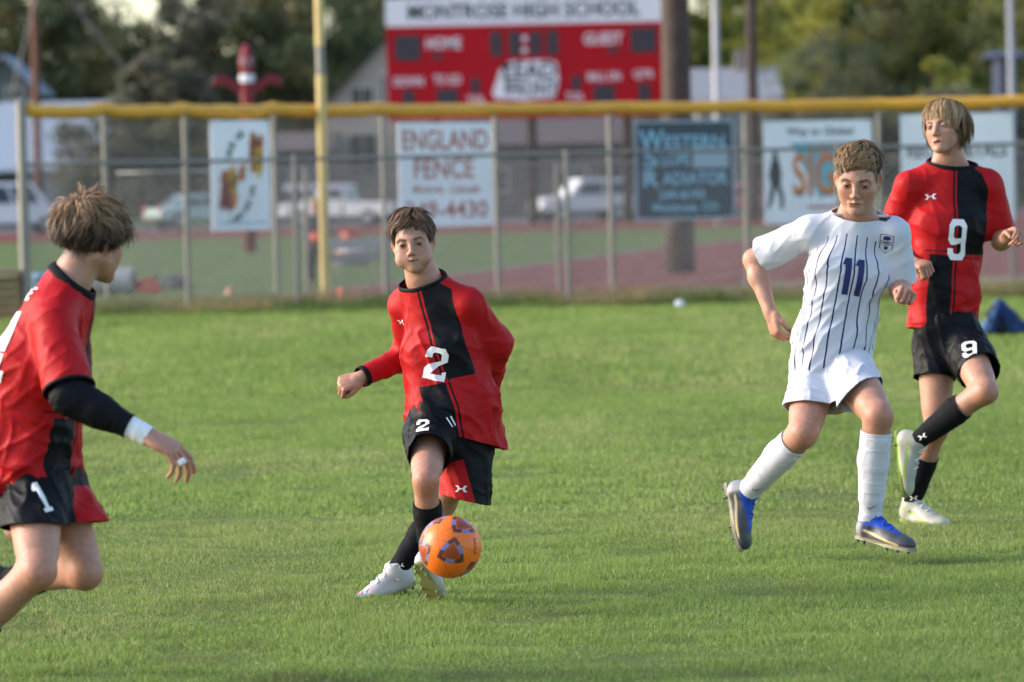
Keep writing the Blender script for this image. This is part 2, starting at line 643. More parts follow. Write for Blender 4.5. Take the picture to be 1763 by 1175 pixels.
# ------------------------------------------------------------------ signs on the outfield fence
M_SWHITE = mat('sign_white', (.82, .82, .83), .55, .06, 2)
M_SBLACK = mat('sign_dark_ink', (.03, .035, .04), .6, .05)
M_SGREEN = mat('sign_green_ink', (.02, .07, .05), .6, .05)
M_SRED = mat('sign_red_ink', (.44, .13, .10), .6, .1)
M_SORANGE = mat('sign_orange_ink', (.62, .19, .035), .6, .1)
M_SYELL = mat('sign_yellow_ink', (.68, .40, .06), .6, .1)
M_STEAL = mat('sign_teal_ink', (.16, .42, .50), .6, .1)
M_SDARK = mat('sign_slate', (.055, .07, .085), .55, .1, 3)
M_SBLUE = mat('sign_pale_blue_ink', (.28, .50, .62), .6, .05)
M_SGREY = mat('sign_grey_ink', (.33, .42, .48), .6, .05)

def fence_d(px):
    best = BK[-1].y
    for i in range(len(BK) - 1):
        s = FPX / BK[i].y
        a = 881.5 + BK[i].x * FPX / BK[i].y
        b_ = 881.5 + BK[i + 1].x * FPX / BK[i + 1].y
        if a <= px <= b_:
            return BK[i].y + (BK[i + 1].y - BK[i].y) * (px - a) / (b_ - a)
    return best

def fence_yaw(px):
    for i in range(len(BK) - 1):
        a = 881.5 + BK[i].x * FPX / BK[i].y
        b_ = 881.5 + BK[i + 1].x * FPX / BK[i + 1].y
        if a <= px <= b_:
            v = BK[i + 1] - BK[i]
            return math.atan2(v.y, v.x)
    return 0

def sign(x0, y0, x1, y1, label, m, wide=None):
    cx, cy = (x0 + x1) / 2, (y0 + y1) / 2
    d = fence_d(cx) - .07
    c = P(cx, cy, d)
    s = FPX / d
    yaw = fence_yaw(cx) * .98
    wd, hg = (x1 - x0) / s / math.cos(yaw), (y1 - y0) / s
    root = empty('fence_sign', c, yaw)
    tag(root, label, 'sign')
    M = Matrix.Translation(c) @ Matrix.Rotation(yaw, 4, 'Z')
    mb = MB()
    mb.box((0, 0, 0), (wd, .012, hg))
    mb.v = [tuple(M @ Vector(v)) for v in mb.v]
    mb.build('panel', m, root)
    for (a, b_) in ((-.46, .47), (.46, .47), (-.46, -.47), (.46, -.47)):
        q = MB()
        q.lathe((a * wd, -.007, b_ * hg), [(.012, 0), (.012, .004)], 8, axis=(0, -1, 0))
        q.v = [tuple(M @ Vector(v)) for v in q.v]
        q.build('grommet', M_GALV, root)
    return root, M, wd, hg

def ink(mbpts, M, m, root, name='print', y=-.0085):
    mb = MB()
    for poly in mbpts:
        mb.poly([M @ Vector((x, y, z)) for x, z in poly])
    return mb.build(name, m, root)

# 1 flame artwork
r_, M, wd, hg = sign(367, 208, 462, 397, 'narrow white sign with orange flame strokes and dark curved lettering', M_SWHITE)
rng = random.Random(4)
def strokes(cx, cz, n, w_, h_, m, lean=.1):
    ps = []
    for i in range(n):
        x = (cx + rng.uniform(-w_, w_)) * wd
        z = (cz + rng.uniform(-h_, h_)) * hg
        L = rng.uniform(.03, .07) * hg
        t = rng.uniform(.012, .03) * wd * 2
        l_ = lean * L + rng.uniform(-.02, .02)
        ps.append([(x - t, z - L), (x + t * .6, z - L * .9), (x + t + l_, z + L), (x - t * .3 + l_, z + L * 1.1)])
    return ps
M1 = M.copy()
for k, (cx, cz, n, w_, h_, m_) in enumerate([(-.22, -.12, 34, .10, .13, M_SORANGE), (-.24, -.12, 16, .06, .1, M_SRED), (-.15, -.06, 14, .035, .1, M_SYELL), (.26, .20, 26, .08, .13, M_SORANGE), (.24, .24, 12, .06, .06, M_SRED), (.28, .12, 10, .035, .1, M_SYELL), (-.28, -.25, 18, .10, .06, M_SRED), (.02, .02, 3, .02, .03, M_SORANGE)]):
    ink(strokes(cx, cz, n, w_, h_, m_), M, m_, r_, 'flame_print', -.0085 - .0006 * k)
def arc_letters(cx, cz, rad, a0, a1, n, th, m):
    ps = []
    for i in range(n):
        a = R(a0 + (a1 - a0) * (i + .5) / n)
        x, z = cx * wd + rad * math.cos(a) * wd, cz * hg + rad * math.sin(a) * wd
        u = (math.cos(a), math.sin(a)); v = (-u[1], u[0])
        L = th * wd; q = abs(R(a1 - a0)) / n * rad * wd * .36
        if i % 3 == 0:
            ps.append([(x - u[0] * L - v[0] * q, z - u[1] * L - v[1] * q), (x + u[0] * L - v[0] * q, z + u[1] * L - v[1] * q), (x + u[0] * L - v[0] * q * .2, z + u[1] * L - v[1] * q * .2), (x - u[0] * L - v[0] * q * .2, z - u[1] * L - v[1] * q * .2)])
        else:
            ps.append([(x - u[0] * L - v[0] * q, z - u[1] * L - v[1] * q), (x + u[0] * L - v[0] * q, z + u[1] * L - v[1] * q), (x + u[0] * L + v[0] * q, z + u[1] * L + v[1] * q), (x - u[0] * L + v[0] * q, z - u[1] * L + v[1] * q)])
    return ps
ink(arc_letters(.20, .10, .42, 180, 110, 5, .045, None), M, M_SGREEN, r_, 'lettering', -.0086)
ink(arc_letters(-.30, -.06, .50, -80, -5, 9, .045, None), M, M_SGREEN, r_, 'lettering', -.0086)
ink([[(-.42 * wd, -.44 * hg), (.42 * wd, -.44 * hg), (.42 * wd, -.425 * hg), (-.42 * wd, -.425 * hg)]], M, M_STEAL, r_, 'footer_line')
# 2 England Fence
r_, M, wd, hg = sign(688, 212, 847, 390, 'white sign with faded red lettering ENGLAND FENCE', M_SWHITE)
letters('ENGLAND', 0, .335 * hg, .92 * wd, .20 * hg, M, M_SRED, r_, y=-.009)
letters('FENCE', -.02 * wd, .06 * hg, .64 * wd, .20 * hg, M, M_SRED, r_, y=-.009)
letters('Montrose,', -.19 * wd, -.14 * hg, .33 * wd, .09 * hg, M, M_SRED, r_, y=-.009, slant=.2)
letters('Colorado', .20 * wd, -.14 * hg, .33 * wd, .085 * hg, M, M_SRED, r_, y=-.009, slant=.2)
letters('249-4430', 0, -.34 * hg, .88 * wd, .17 * hg, M, M_SRED, r_, y=-.009)
# 3 radiator sign
r_, M, wd, hg = sign(1092, 208, 1266, 378, 'dark slate sign with pale blue lettering Western Slope Radiator', M_SDARK)
for q in ((0, .49, 1, .02), (0, -.49, 1, .02), (-.49, 0, .018, 1), (.49, 0, .018, 1)):
    ink([[((q[0] - q[2] / 2) * wd, (q[1] - q[3] / 2) * hg), ((q[0] + q[2] / 2) * wd, (q[1] - q[3] / 2) * hg), ((q[0] + q[2] / 2) * wd, (q[1] + q[3] / 2) * hg), ((q[0] - q[2] / 2) * wd, (q[1] + q[3] / 2) * hg)]], M, M_SGREY, r_, 'border', -.0085)
ink([[(.08 * wd, .02 * hg), (.44 * wd, .02 * hg), (.44 * wd, .23 * hg), (.08 * wd, .23 * hg)]], M, M_SGREY, r_, 'grey_panel', -.0084)
letters('W', -.33 * wd, .31 * hg, .25 * wd, .20 * hg, M, M_SBLUE, r_, y=-.009)
letters('ESTERN', .10 * wd, .29 * hg, .60 * wd, .13 * hg, M, M_SBLUE, r_, y=-.009)
letters('S', -.34 * wd, .12 * hg, .14 * wd, .17 * hg, M, M_SBLUE, r_, y=-.009)
letters('LOPE', -.09 * wd, .11 * hg, .28 * wd, .13 * hg, M, M_SBLUE, r_, y=-.009)
letters('R', -.34 * wd, -.08 * hg, .15 * wd, .17 * hg, M, M_SBLUE, r_, y=-.009)
letters('ADIATOR', .10 * wd, -.085 * hg, .66 * wd, .13 * hg, M, M_SBLUE, r_, y=-.009)
letters('249-8193', -.04 * wd, -.25 * hg, .46 * wd, .09 * hg, M, M_SBLUE, r_, y=-.009)
letters('Montrose, CO', 0, -.38 * hg, .66 * wd, .10 * hg, M, M_SBLUE, r_, y=-.009)
# 4 orange lettered sign
r_, M, wd, hg = sign(1314, 208, 1504, 384, 'white sign with big orange lettering SIGNS over a teal triangle', M_SWHITE)
letters('Way to Globe!', .02 * wd, .385 * hg, .62 * wd, .105 * hg, M, M_SGREEN, r_, y=-.009)
ink([[(-.26 * wd, .29 * hg), (.46 * wd, .29 * hg), (.02 * wd, -.28 * hg)][::-1]], M, M_STEAL, r_, 'teal_triangle', -.0084)
letters('LEAP', .10 * wd, .235 * hg, .36 * wd, .10 * hg, M, M_SORANGE, r_, y=-.0092)
letters('SIGNS', .15 * wd, -.03 * hg, .78 * wd, .42 * hg, M, M_SBLACK, r_, y=-.0089, name='lettering_shadow')
letters('SIGNS', .14 * wd, -.02 * hg, .76 * wd, .40 * hg, M, M_SORANGE, r_, y=-.0094)
fig = [[(-.43, .12), (-.36, .12), (-.34, .0), (-.35, -.12), (-.44, -.12), (-.46, -.02)], [(-.425, .125), (-.37, .125), (-.375, .20), (-.42, .20)], [(-.44, -.12), (-.39, -.12), (-.42, -.26), (-.46, -.36), (-.48, -.36)], [(-.40, -.12), (-.35, -.12), (-.32, -.24), (-.33, -.36), (-.36, -.36), (-.36, -.25)]]
ink([[(x * wd, z * hg) for x, z in q][::-1] for q in fig], M, M_SBLACK, r_, 'figure_print', -.0088)
ink([[(-.10 * wd, -.36 * hg), (.40 * wd, -.36 * hg), (.40 * wd, -.33 * hg), (-.10 * wd, -.33 * hg)]], M, M_SRED, r_, 'red_line', -.0088)
# 5 metals sign
r_, M, wd, hg = sign(1551, 196, 1746, 384, 'white sign lettered METALS behind the fair-haired player', M_SWHITE)
letters('RECLA METALS', 0, .16 * hg, .88 * wd, .12 * hg, M, M_SBLACK, r_, y=-.009)

# ------------------------------------------------------------------ scoreboard
D_SB = 180.0
s_sb = FPX / D_SB
c_sb = P(905, 100, D_SB)
sbr = empty('scoreboard', (c_sb.x, D_SB, .1))
tag(sbr, 'red scoreboard with white MONTROSE HIGH SCHOOL header on three dark posts', 'scoreboard')
M_SBRED = mat('scoreboard_red', (.42, .012, .020), .7, .08, 1, spec=.12)
M_SBW = mat('scoreboard_white', (.78, .80, .84), .5, .05, 1)
M_SBD = mat('scoreboard_digit_glass', (.035, .03, .045), .3, .1, 3)
M_SBK = mat('scoreboard_black', (.015, .02, .02), .5, .0)
def sbx(px, py):
    q = P(px, py, D_SB)
    return q.x, q.z
def sb_box(x0, y0, x1, y1, dep, name, m, y=0.0):
    c = P((x0 + x1) / 2, (y0 + y1) / 2, D_SB)
    wd, hg = (x1 - x0) / s_sb, (y1 - y0) / s_sb
    mb = MB().box((c.x, D_SB + y, c.z), (wd, dep, hg))
    return mb.build(name, m, sbr)
sb_box(667, 42, 1145, 204, .5, 'cabinet', M_SBRED)
sb_box(664, -6, 1143, 42, .52, 'header', M_SBW)
def sb_text(s, px, py, wpx, hpx, m, y=-.28):
    c = P(px, py, D_SB)
    letters(s, 0, 0, wpx / s_sb, hpx / s_sb, Matrix.Translation((c.x, D_SB, c.z)), m, sbr, y=y)
sb_text('MONTROSE HIGH SCHOOL', 902, 18, 398, 27, M_SBK)
for (x0, y0, x1, y1) in ((680, 62, 724, 105), (844, 55, 864, 98), (876, 54, 896, 97), (912, 54, 932, 96), (941, 53, 961, 95), (1085, 48, 1129, 91),
                         (694, 156, 714, 186), (752, 154, 789, 186), (811, 135, 826, 161), (984, 130, 999, 156), (1021, 147, 1058, 178), (1099, 144, 1119, 176), (745, 92, 761, 103), (1047, 82, 1063, 93)):
    sb_box(x0, y0, x1, y1, .04, 'digit_panel', M_SBD, -.262)
for (x, y) in ((903, 67), (903, 87)):
    c = P(x, y, D_SB)
    MB().lathe((c.x, D_SB - .25, c.z), [(.11, 0), (.11, .03)], 12, axis=(0, -1, 0)).build('colon_lamp', M_SBW, sbr)
for a in (('HOME', 764, 75, 60, 20), ('GUEST', 1038, 67, 66, 20), ('DOWN', 704, 141, 50, 16), ('TO', 757, 138, 20, 16), ('GO', 783, 138, 22, 16), ('TOL', 820, 172, 32, 13), ('BALL ON', 1040, 132, 56, 15), ('QTR', 1108, 129, 34, 16), ('TOL', 990, 167, 32, 13)):
    sb_text(*a, M_SBW)
pl = [(848, 160), (852, 170), (880, 172), (905, 174), (915, 171), (955, 168), (962, 140), (958, 108), (940, 104), (880, 106), (864, 112)]
mb = MB()
mb.prism([Vector((*[sbx(*q)[0]], D_SB - .26, sbx(*q)[1])) for q in pl], Vector((0, -.03, 0)))
mb.build('slogan_plate', M_SBW, sbr)
sb_text('LEAD', 912, 122, 90, 30, M_SBK, -.30)
sb_text('FRONT', 918, 153, 84, 24, M_SBK, -.30)
sb_text('T', 872, 136, 18, 52, M_SBK, -.30)
M_DWOOD = mat('dark_wood_pole', (.045, .030, .024), .85, .25, 3, bump=.3)
for px in (755, 919, 1083):
    q = GP(px, D_SB + .5)
    MB().lathe(q, [(.20, -.1), (.18, 7.5)], 12).build('post', M_DWOOD, sbr, smooth=True)

# ------------------------------------------------------------------ poles
def pole(px, d, r0, h, label, m, name='utility_pole', parts=True):
    q = GP(px, d)
    root = empty(name, q)
    tag(root, label, 'pole')
    MB().lathe(q, [(r0 * 1.04, -.1), (r0, 1), (r0 * .85, h)], 16).build('shaft', m, root, smooth=True)
    if parts:
        MB().box(q + Vector((0, -.05, h - .6)), (2.2, .12, .14)).build('crossarm', m, root)
    return root
pole(1171, 73.0, .235, 14, 'thick brown timber light pole standing at the track edge', mat('brown_timber', (.062, .042, .033), .85, .25, 4, bump=.3))
pole(68, 205, .19, 15, 'reddish brown utility pole rising past the dark trees by the pale shed', mat('red_brown_timber', (.14, .055, .032), .85, .2, 3))
pole(1300, 170, .21, 14, 'dark brown utility pole against the yellow-green trees', M_DWOOD)
pole(1238, 150, .115, 13, 'slim pale grey metal pole against the yellow-green trees', mat('grey_metal_pole', (.40, .38, .40), .5, .1, 2), 'flag_pole', False)
pole(1745, 190, .14, 9, 'white metal pole by the blue shed', mat('white_metal_pole', (.30, .30, .33), .5, .1, 2), 'flag_pole', False)
for (a, b_, lab) in (((20, 165), (75, -60), 'steel guy wire of the reddish pole on the side of the small grey house'), ((215, 118), (72, -60), 'steel guy wire of the reddish pole slanting down across the dark trees')):
    mb = MB()
    mb.tube([P(*a, 204), P(*b_, 205)], .045, 5)
    tag(mb.build('guy_wire', mat('cable', (.12, .12, .125), .6, .0), None), lab, 'wire')

# ------------------------------------------------------------------ totem
D_T = 110.0
s_t = FPX / D_T
tb = GP(432, D_T)
tr_ = empty('totem_pole', tb)
tag(tr_, 'carved red bird totem with spread wings and a white breast', 'totem')
M_TR = mat('totem_red', (.20, .008, .018), .5, .15, 2)
M_TD = mat('totem_dark', (.05, .015, .03), .5, .1)
zt = lambda py: P(432, py, D_T).z
zz = [zt(215), zt(180), zt(165), zt(150), zt(120), zt(100), zt(86), zt(76)]
MB().lathe((tb.x, D_T, 0), [(.15, .05), (.15, zz[0]), (.14, zz[1]), (.17, zz[2]), (.15, zz[3]), (.15, zz[4]), (.18, zz[4] + .08), (.17, zz[5]), (.125, zz[5] + .03), (.13, zz[6]), (.10, zz[6] + .02), (.085, zz[7])], 14).build('shaft', M_TR, tr_, smooth=True)
MB().lathe((tb.x, D_T - .02, 0), [(.155, zt(142)), (.17, zt(140)), (.17, zt(131)), (.155, zt(129))], 14).build('breast', M_SBW, tr_)
for sg in (-1, 1):
    up_ = [(0.12, 146), (.3, 140), (.45, 133), (.6, 129), (.75, 133), (.86, 146)]
    lo_ = [(.84, 150), (.7, 147), (.58, 144), (.45, 148), (.3, 158), (.12, 160)]
    pts = [Vector((tb.x + sg * x, D_T - .05, zt(y))) for x, y in up_ + lo_]
    if sg < 0: pts.reverse()
    MB().prism(pts, (0, .10, 0)).build('wing', M_TR, tr_)
    edge = [Vector((tb.x + sg * x, D_T, zt(y) + .015)) for x, y in up_]
    MB().tube(edge, .03, 6).build('wing_edge', M_TD, tr_)
MB().lathe((tb.x, D_T - .14, zt(111)), [(.075, 0), (.06, .12), (.012, .26)], 10, axis=(.25, -1, -.45)).build('beak', M_TD, tr_)
for sg in (-1, 1):
    MB().lathe((tb.x + sg * .10, D_T, zt(100)), [(.045, 0), (.03, .12), (.008, .22)], 8, axis=(sg * .35, 0, 1)).build('crest', M_TD, tr_)
for sg in (-1, 1):
    MB().lathe((tb.x + sg * .085, D_T - .14, zt(104)), [(.035, 0), (.03, .05)], 8, axis=(0, -1, 0)).build('eye', M_SBW, tr_)
# ------------------------------------------------------------------ implicit modelling: smooth unions of tapered shapes, polygonised
def npv(v):
    return np.array([v[0], v[1], v[2]], dtype=np.float64)

def nrm(v):
    v = np.asarray(v, dtype=np.float64)
    return v / (np.linalg.norm(v) + 1e-12)

class Field:
    def __init__(self, h):
        self.h = h
        self.ops = []
    # every op: (fn(points)->dist, lo, hi, mode, k)
    def cone(self, a, b, ra, rb, k=0.02, mode='u'):
        a, b = npv(a), npv(b)
        ab = b - a
        L2 = max(ab @ ab, 1e-9)
        def fn(p):
            q = p - a
            t = np.clip(q @ ab / L2, 0, 1)
            d = q - t[:, None] * ab
            return np.sqrt(np.einsum('ij,ij->i', d, d)) - (ra + t * (rb - ra))
        m = max(ra, rb)
        self.ops.append((fn, np.minimum(a - ra, b - rb), np.maximum(a + ra, b + rb), mode, k))
        return self
    def econe(self, a, b, ra, rb, ua, ub, k=0.03, mode='u', pw=2.4):
        """elliptic cone: ra,rb=(half width along u, half depth)"""
        a, b, ua, ub = npv(a), npv(b), nrm(ua), nrm(ub)
        ab = b - a
        L = math.sqrt(ab @ ab)
        ax = ab / L
        def fn(p):
            q = p - a
            s = q @ ax
            t = np.clip(s / L, 0, 1)
            over = s - t * L
            u = ua[None] * (1 - t[:, None]) + ub[None] * t[:, None]
            u = u - (u @ ax)[:, None] * ax
            u /= np.linalg.norm(u, axis=1)[:, None]
            v = np.cross(ax, u)
            qu = np.einsum('ij,ij->i', q, u)
            qv = np.einsum('ij,ij->i', q, v)
            rx = ra[0] + t * (rb[0] - ra[0])
            ry = ra[1] + t * (rb[1] - ra[1])
            kk = (np.abs(qu / rx) ** pw + np.abs(qv / ry) ** pw + np.abs(over / (ry * 0.8)) ** pw) ** (1 / pw)
            return (kk - 1) * ry
        m = max(ra + rb)
        self.ops.append((fn, np.minimum(a, b) - m, np.maximum(a, b) + m, mode, k))
        return self
    def ell(self, c, r, M=None, k=0.015, mode='u'):
        """ellipsoid, r=(rx,ry,rz) in frame M (3x3, columns = axes)"""
        c = npv(c)
        M = np.eye(3) if M is None else np.asarray(M)
        r = np.asarray(r, dtype=np.float64)
        rm = r.min()
        def fn(p):
            q = (p - c) @ M
            kk = np.sqrt((((q / r) ** 2).sum(1)))
            # gradient-corrected distance
            g = np.sqrt((((q / (r * r)) ** 2).sum(1))) + 1e-9
            return kk * (kk - 1) / g
        m = np.sqrt(((M * r) ** 2).sum(1))
        self.ops.append((fn, c - m, c + m, mode, k))
        return self
    def plane(self, n, d, lo, hi, k=0.004):
        """keep only n.p <= d inside box"""
        n = nrm(n)
        self.ops.append((lambda p: p @ n - d, npv(lo), npv(hi), 'i', k))
        return self
    def mesh(self, lap=2, lam=0.5):
        h = self.h
        us = [o for o in self.ops if o[3] == 'u']
        lo = np.min([o[1] for o in us], axis=0) - 3 * h - 0.012
        hi = np.max([o[2] for o in us], axis=0) + 3 * h + 0.012
        N = np.ceil((hi - lo) / h).astype(int) + 1
        D = np.full(N, 1.0, dtype=np.float32)
        ax = [lo[i] + h * np.arange(N[i]) for i in range(3)]
        for fn, l, u, mode, k in self.ops:
            mg = k + 2.5 * h
            i0 = np.clip(np.floor((l - mg - lo) / h).astype(int), 0, N)
            i1 = np.clip(np.ceil((u + mg - lo) / h).astype(int) + 1, 0, N)
            if (i1 <= i0).any():
                continue
            X, Y, Z = np.meshgrid(ax[0][i0[0]:i1[0]], ax[1][i0[1]:i1[1]], ax[2][i0[2]:i1[2]], indexing='ij')
            pts = np.stack([X.ravel(), Y.ravel(), Z.ravel()], 1)
            sl_ = tuple(slice(i0[i], i1[i]) for i in range(3))
            a = D[sl_].astype(np.float64).ravel()
            b = fn(pts)
            if mode == 'u':
                hh = np.maximum(k - np.abs(a - b), 0) / k
                r = np.minimum(a, b) - hh * hh * k * 0.25
            else:
                if mode == 's':
                    b = -b
                hh = np.maximum(k - np.abs(a - b), 0) / k
                r = np.maximum(a, b) + hh * hh * k * 0.25
            D[sl_] = r.reshape(D[sl_].shape)
        V, F = surface_nets(D, lo, h)
        if lap:
            V = laplace(V, F, lap, lam)
        return V, F

def surface_nets(D, lo, h):
    ins = D < 0
    n0, n1, n2 = D.shape
    c = np.zeros((n0 - 1, n1 - 1, n2 - 1), dtype=np.int8)
    for dx in (0, 1):
        for dy in (0, 1):
            for dz in (0, 1):
                c += ins[dx:n0 - 1 + dx, dy:n1 - 1 + dy, dz:n2 - 1 + dz]
    m = (c > 0) & (c < 8)
    I = np.argwhere(m)
    vid = np.full(m.shape, -1, dtype=np.int64)
    vid[m] = np.arange(len(I))
    corners = np.array([(x, y, z) for x in (0, 1) for y in (0, 1) for z in (0, 1)])
    cv = np.stack([D[I[:, 0] + q[0], I[:, 1] + q[1], I[:, 2] + q[2]] for q in corners], 1).astype(np.float64)
    acc = np.zeros((len(I), 3))
    cnt = np.zeros(len(I))
    for a in range(8):
        for b in range(a + 1, 8):
            if np.abs(corners[a] - corners[b]).sum() != 1:
                continue
            va, vb = cv[:, a], cv[:, b]
            s = (va < 0) != (vb < 0)
            t = np.where(s, va / np.where(s, va - vb, 1), 0)
            pt = corners[a][None] + t[:, None] * (corners[b] - corners[a])[None]
            acc += np.where(s[:, None], pt, 0)
            cnt += s
    V = lo + h * (I + acc / cnt[:, None])
    Fs = []
    for axis in range(3):
        s0 = [slice(None)] * 3
        s1 = [slice(None)] * 3
        s0[axis] = slice(0, -1)
        s1[axis] = slice(1, None)
        a = ins[tuple(s0)]
        b = ins[tuple(s1)]
        E = np.argwhere(a != b)
        o = [i for i in range(3) if i != axis]
        ok = (E[:, o[0]] > 0) & (E[:, o[1]] > 0) & (E[:, o[0]] < D.shape[o[0]] - 1) & (E[:, o[1]] < D.shape[o[1]] - 1)
        E = E[ok]
        sg = a[E[:, 0], E[:, 1], E[:, 2]]
        def cell(du, dv):
            q = E.copy()
            q[:, o[0]] -= du
            q[:, o[1]] -= dv
            return vid[q[:, 0], q[:, 1], q[:, 2]]
        Q = np.stack([cell(1, 1), cell(0, 1), cell(0, 0), cell(1, 0)], 1)
        flip = sg if axis != 1 else ~sg
        Q = np.where(flip[:, None], Q, Q[:, ::-1])
        Fs.append(Q)
    F = np.concatenate(Fs)
    return V, F

def laplace(V, F, it=2, lam=0.5):
    n = len(V)
    E = np.concatenate([F[:, [0, 1]], F[:, [1, 2]], F[:, [2, 3]], F[:, [3, 0]]])
    i = np.concatenate([E[:, 0], E[:, 1]])
    j = np.concatenate([E[:, 1], E[:, 0]])
    deg = np.maximum(np.bincount(i, minlength=n), 1)
    for s in range(it):
        A = np.stack([np.bincount(i, weights=V[j, c], minlength=n) for c in range(3)], 1) / deg[:, None]
        V = V + lam * (A - V)
    return V

def vnormals(V, F):
    a = V[F[:, 2]] - V[F[:, 0]]
    b = V[F[:, 3]] - V[F[:, 1]]
    fn = np.cross(a, b)
    N = np.zeros_like(V)
    for c in range(4):
        for x in range(3):
            N[:, x] += np.bincount(F[:, c], weights=fn[:, x], minlength=len(V))
    return N / (np.linalg.norm(N, axis=1)[:, None] + 1e-12)

def joinVF(parts):
    Vs, Fs, o = [], [], 0
    for V, F in parts:
        Vs.append(V)
        Fs.append(F + o)
        o += len(V)
    return np.concatenate(Vs), np.concatenate(Fs)

def seg_dist(p, a, b):
    a, b = npv(a), npv(b)
    ab = b - a
    q = p - a
    t = np.clip(q @ ab / max(ab @ ab, 1e-9), 0, 1)
    return np.linalg.norm(q - t[:, None] * ab, axis=1), t

def cut_mesh(V, F, cuts):
    """cuts: list of (point, outward normal, centre, radius): faces within radius of centre are trimmed on the outward side"""
    me = np_mesh('tmp', V, F)
    bm = bmesh.new()
    bm.from_mesh(me)
    bpy.data.meshes.remove(me)
    for pt, n, c, rad in cuts:
        pt, n, c = Vector(pt), Vector(n).normalized(), Vector(c)
        fs = [f for f in bm.faces if (f.calc_center_median() - c).length < rad]
        geom = set(fs)
        for f in fs:
            geom.update(f.edges)
            geom.update(f.verts)
        bmesh.ops.bisect_plane(bm, geom=list(geom), plane_co=pt, plane_no=n, dist=1e-5)
        kill = [f for f in bm.faces if (f.calc_center_median() - c).length < rad and (f.calc_center_median() - pt).dot(n) > 1e-5]
        bmesh.ops.delete(bm, geom=kill, context='FACES')
    loose = [v for v in bm.verts if not v.link_faces]
    bmesh.ops.delete(bm, geom=loose, context='VERTS')
    return bm

def bm_to_mesh(bm, name, smooth=True):
    me = bpy.data.meshes.new(name)
    bm.to_mesh(me)
    bm.free()
    me.polygons.foreach_set('use_smooth', [smooth] * len(me.polygons))
    me.update()
    return me
# ------------------------------------------------------------------ people
SKIN = np.array((0.43, 0.228, 0.160))
M_SKIN = attr_mat('skin', rough=0.5, spec=0.35, sss=0.22, mottle=0.11, weave=.12)
M_HAIR = attr_mat('hair', rough=0.55, spec=0.3)
M_EYE = attr_mat('eye', rough=0.12, spec=0.6)
M_CLOTH = attr_mat('jersey_cloth', rough=0.62, spec=0.25, sheen=0.08, weave=0.25)
M_SHOE = attr_mat('shoe_upper', rough=0.45, spec=0.4, weave=0.2)
M_PRINT = mat('white_print', (0.80, 0.80, 0.82), rough=0.55, var=0.03)
M_NAVY = mat('navy_print', (0.014, 0.018, 0.11), rough=0.6, var=0.05)
RED = np.array((0.40, 0.008, 0.011))
BLK = np.array((0.0045, 0.005, 0.0075))
WHT = np.array((0.55, 0.56, 0.63))
NAVY = np.array((0.014, 0.016, 0.10))

def head_matrix(yaw, pitch, roll):
    """face looks along -Y; yaw turns it towards +X (image right), pitch>0 looks down, roll>0 tips its left (+X) side up"""
    return np.array((Matrix.Rotation(R(yaw), 3, 'Z') @ Matrix.Rotation(R(pitch), 3, 'X') @ Matrix.Rotation(-R(roll), 3, 'Y')))

class Head:
    def __init__(self, c, yaw, pitch, roll, s=1.0):
        self.c, self.s = npv(c), s
        self.M = head_matrix(yaw, pitch, roll)
    def w(self, x, y=None, z=None):
        if y is not None:
            x = (x, y, z)
        return self.c + self.M @ (np.asarray(x, dtype=np.float64) * self.s)
    def l(self, p):
        return (p - self.c) @ self.M / self.s

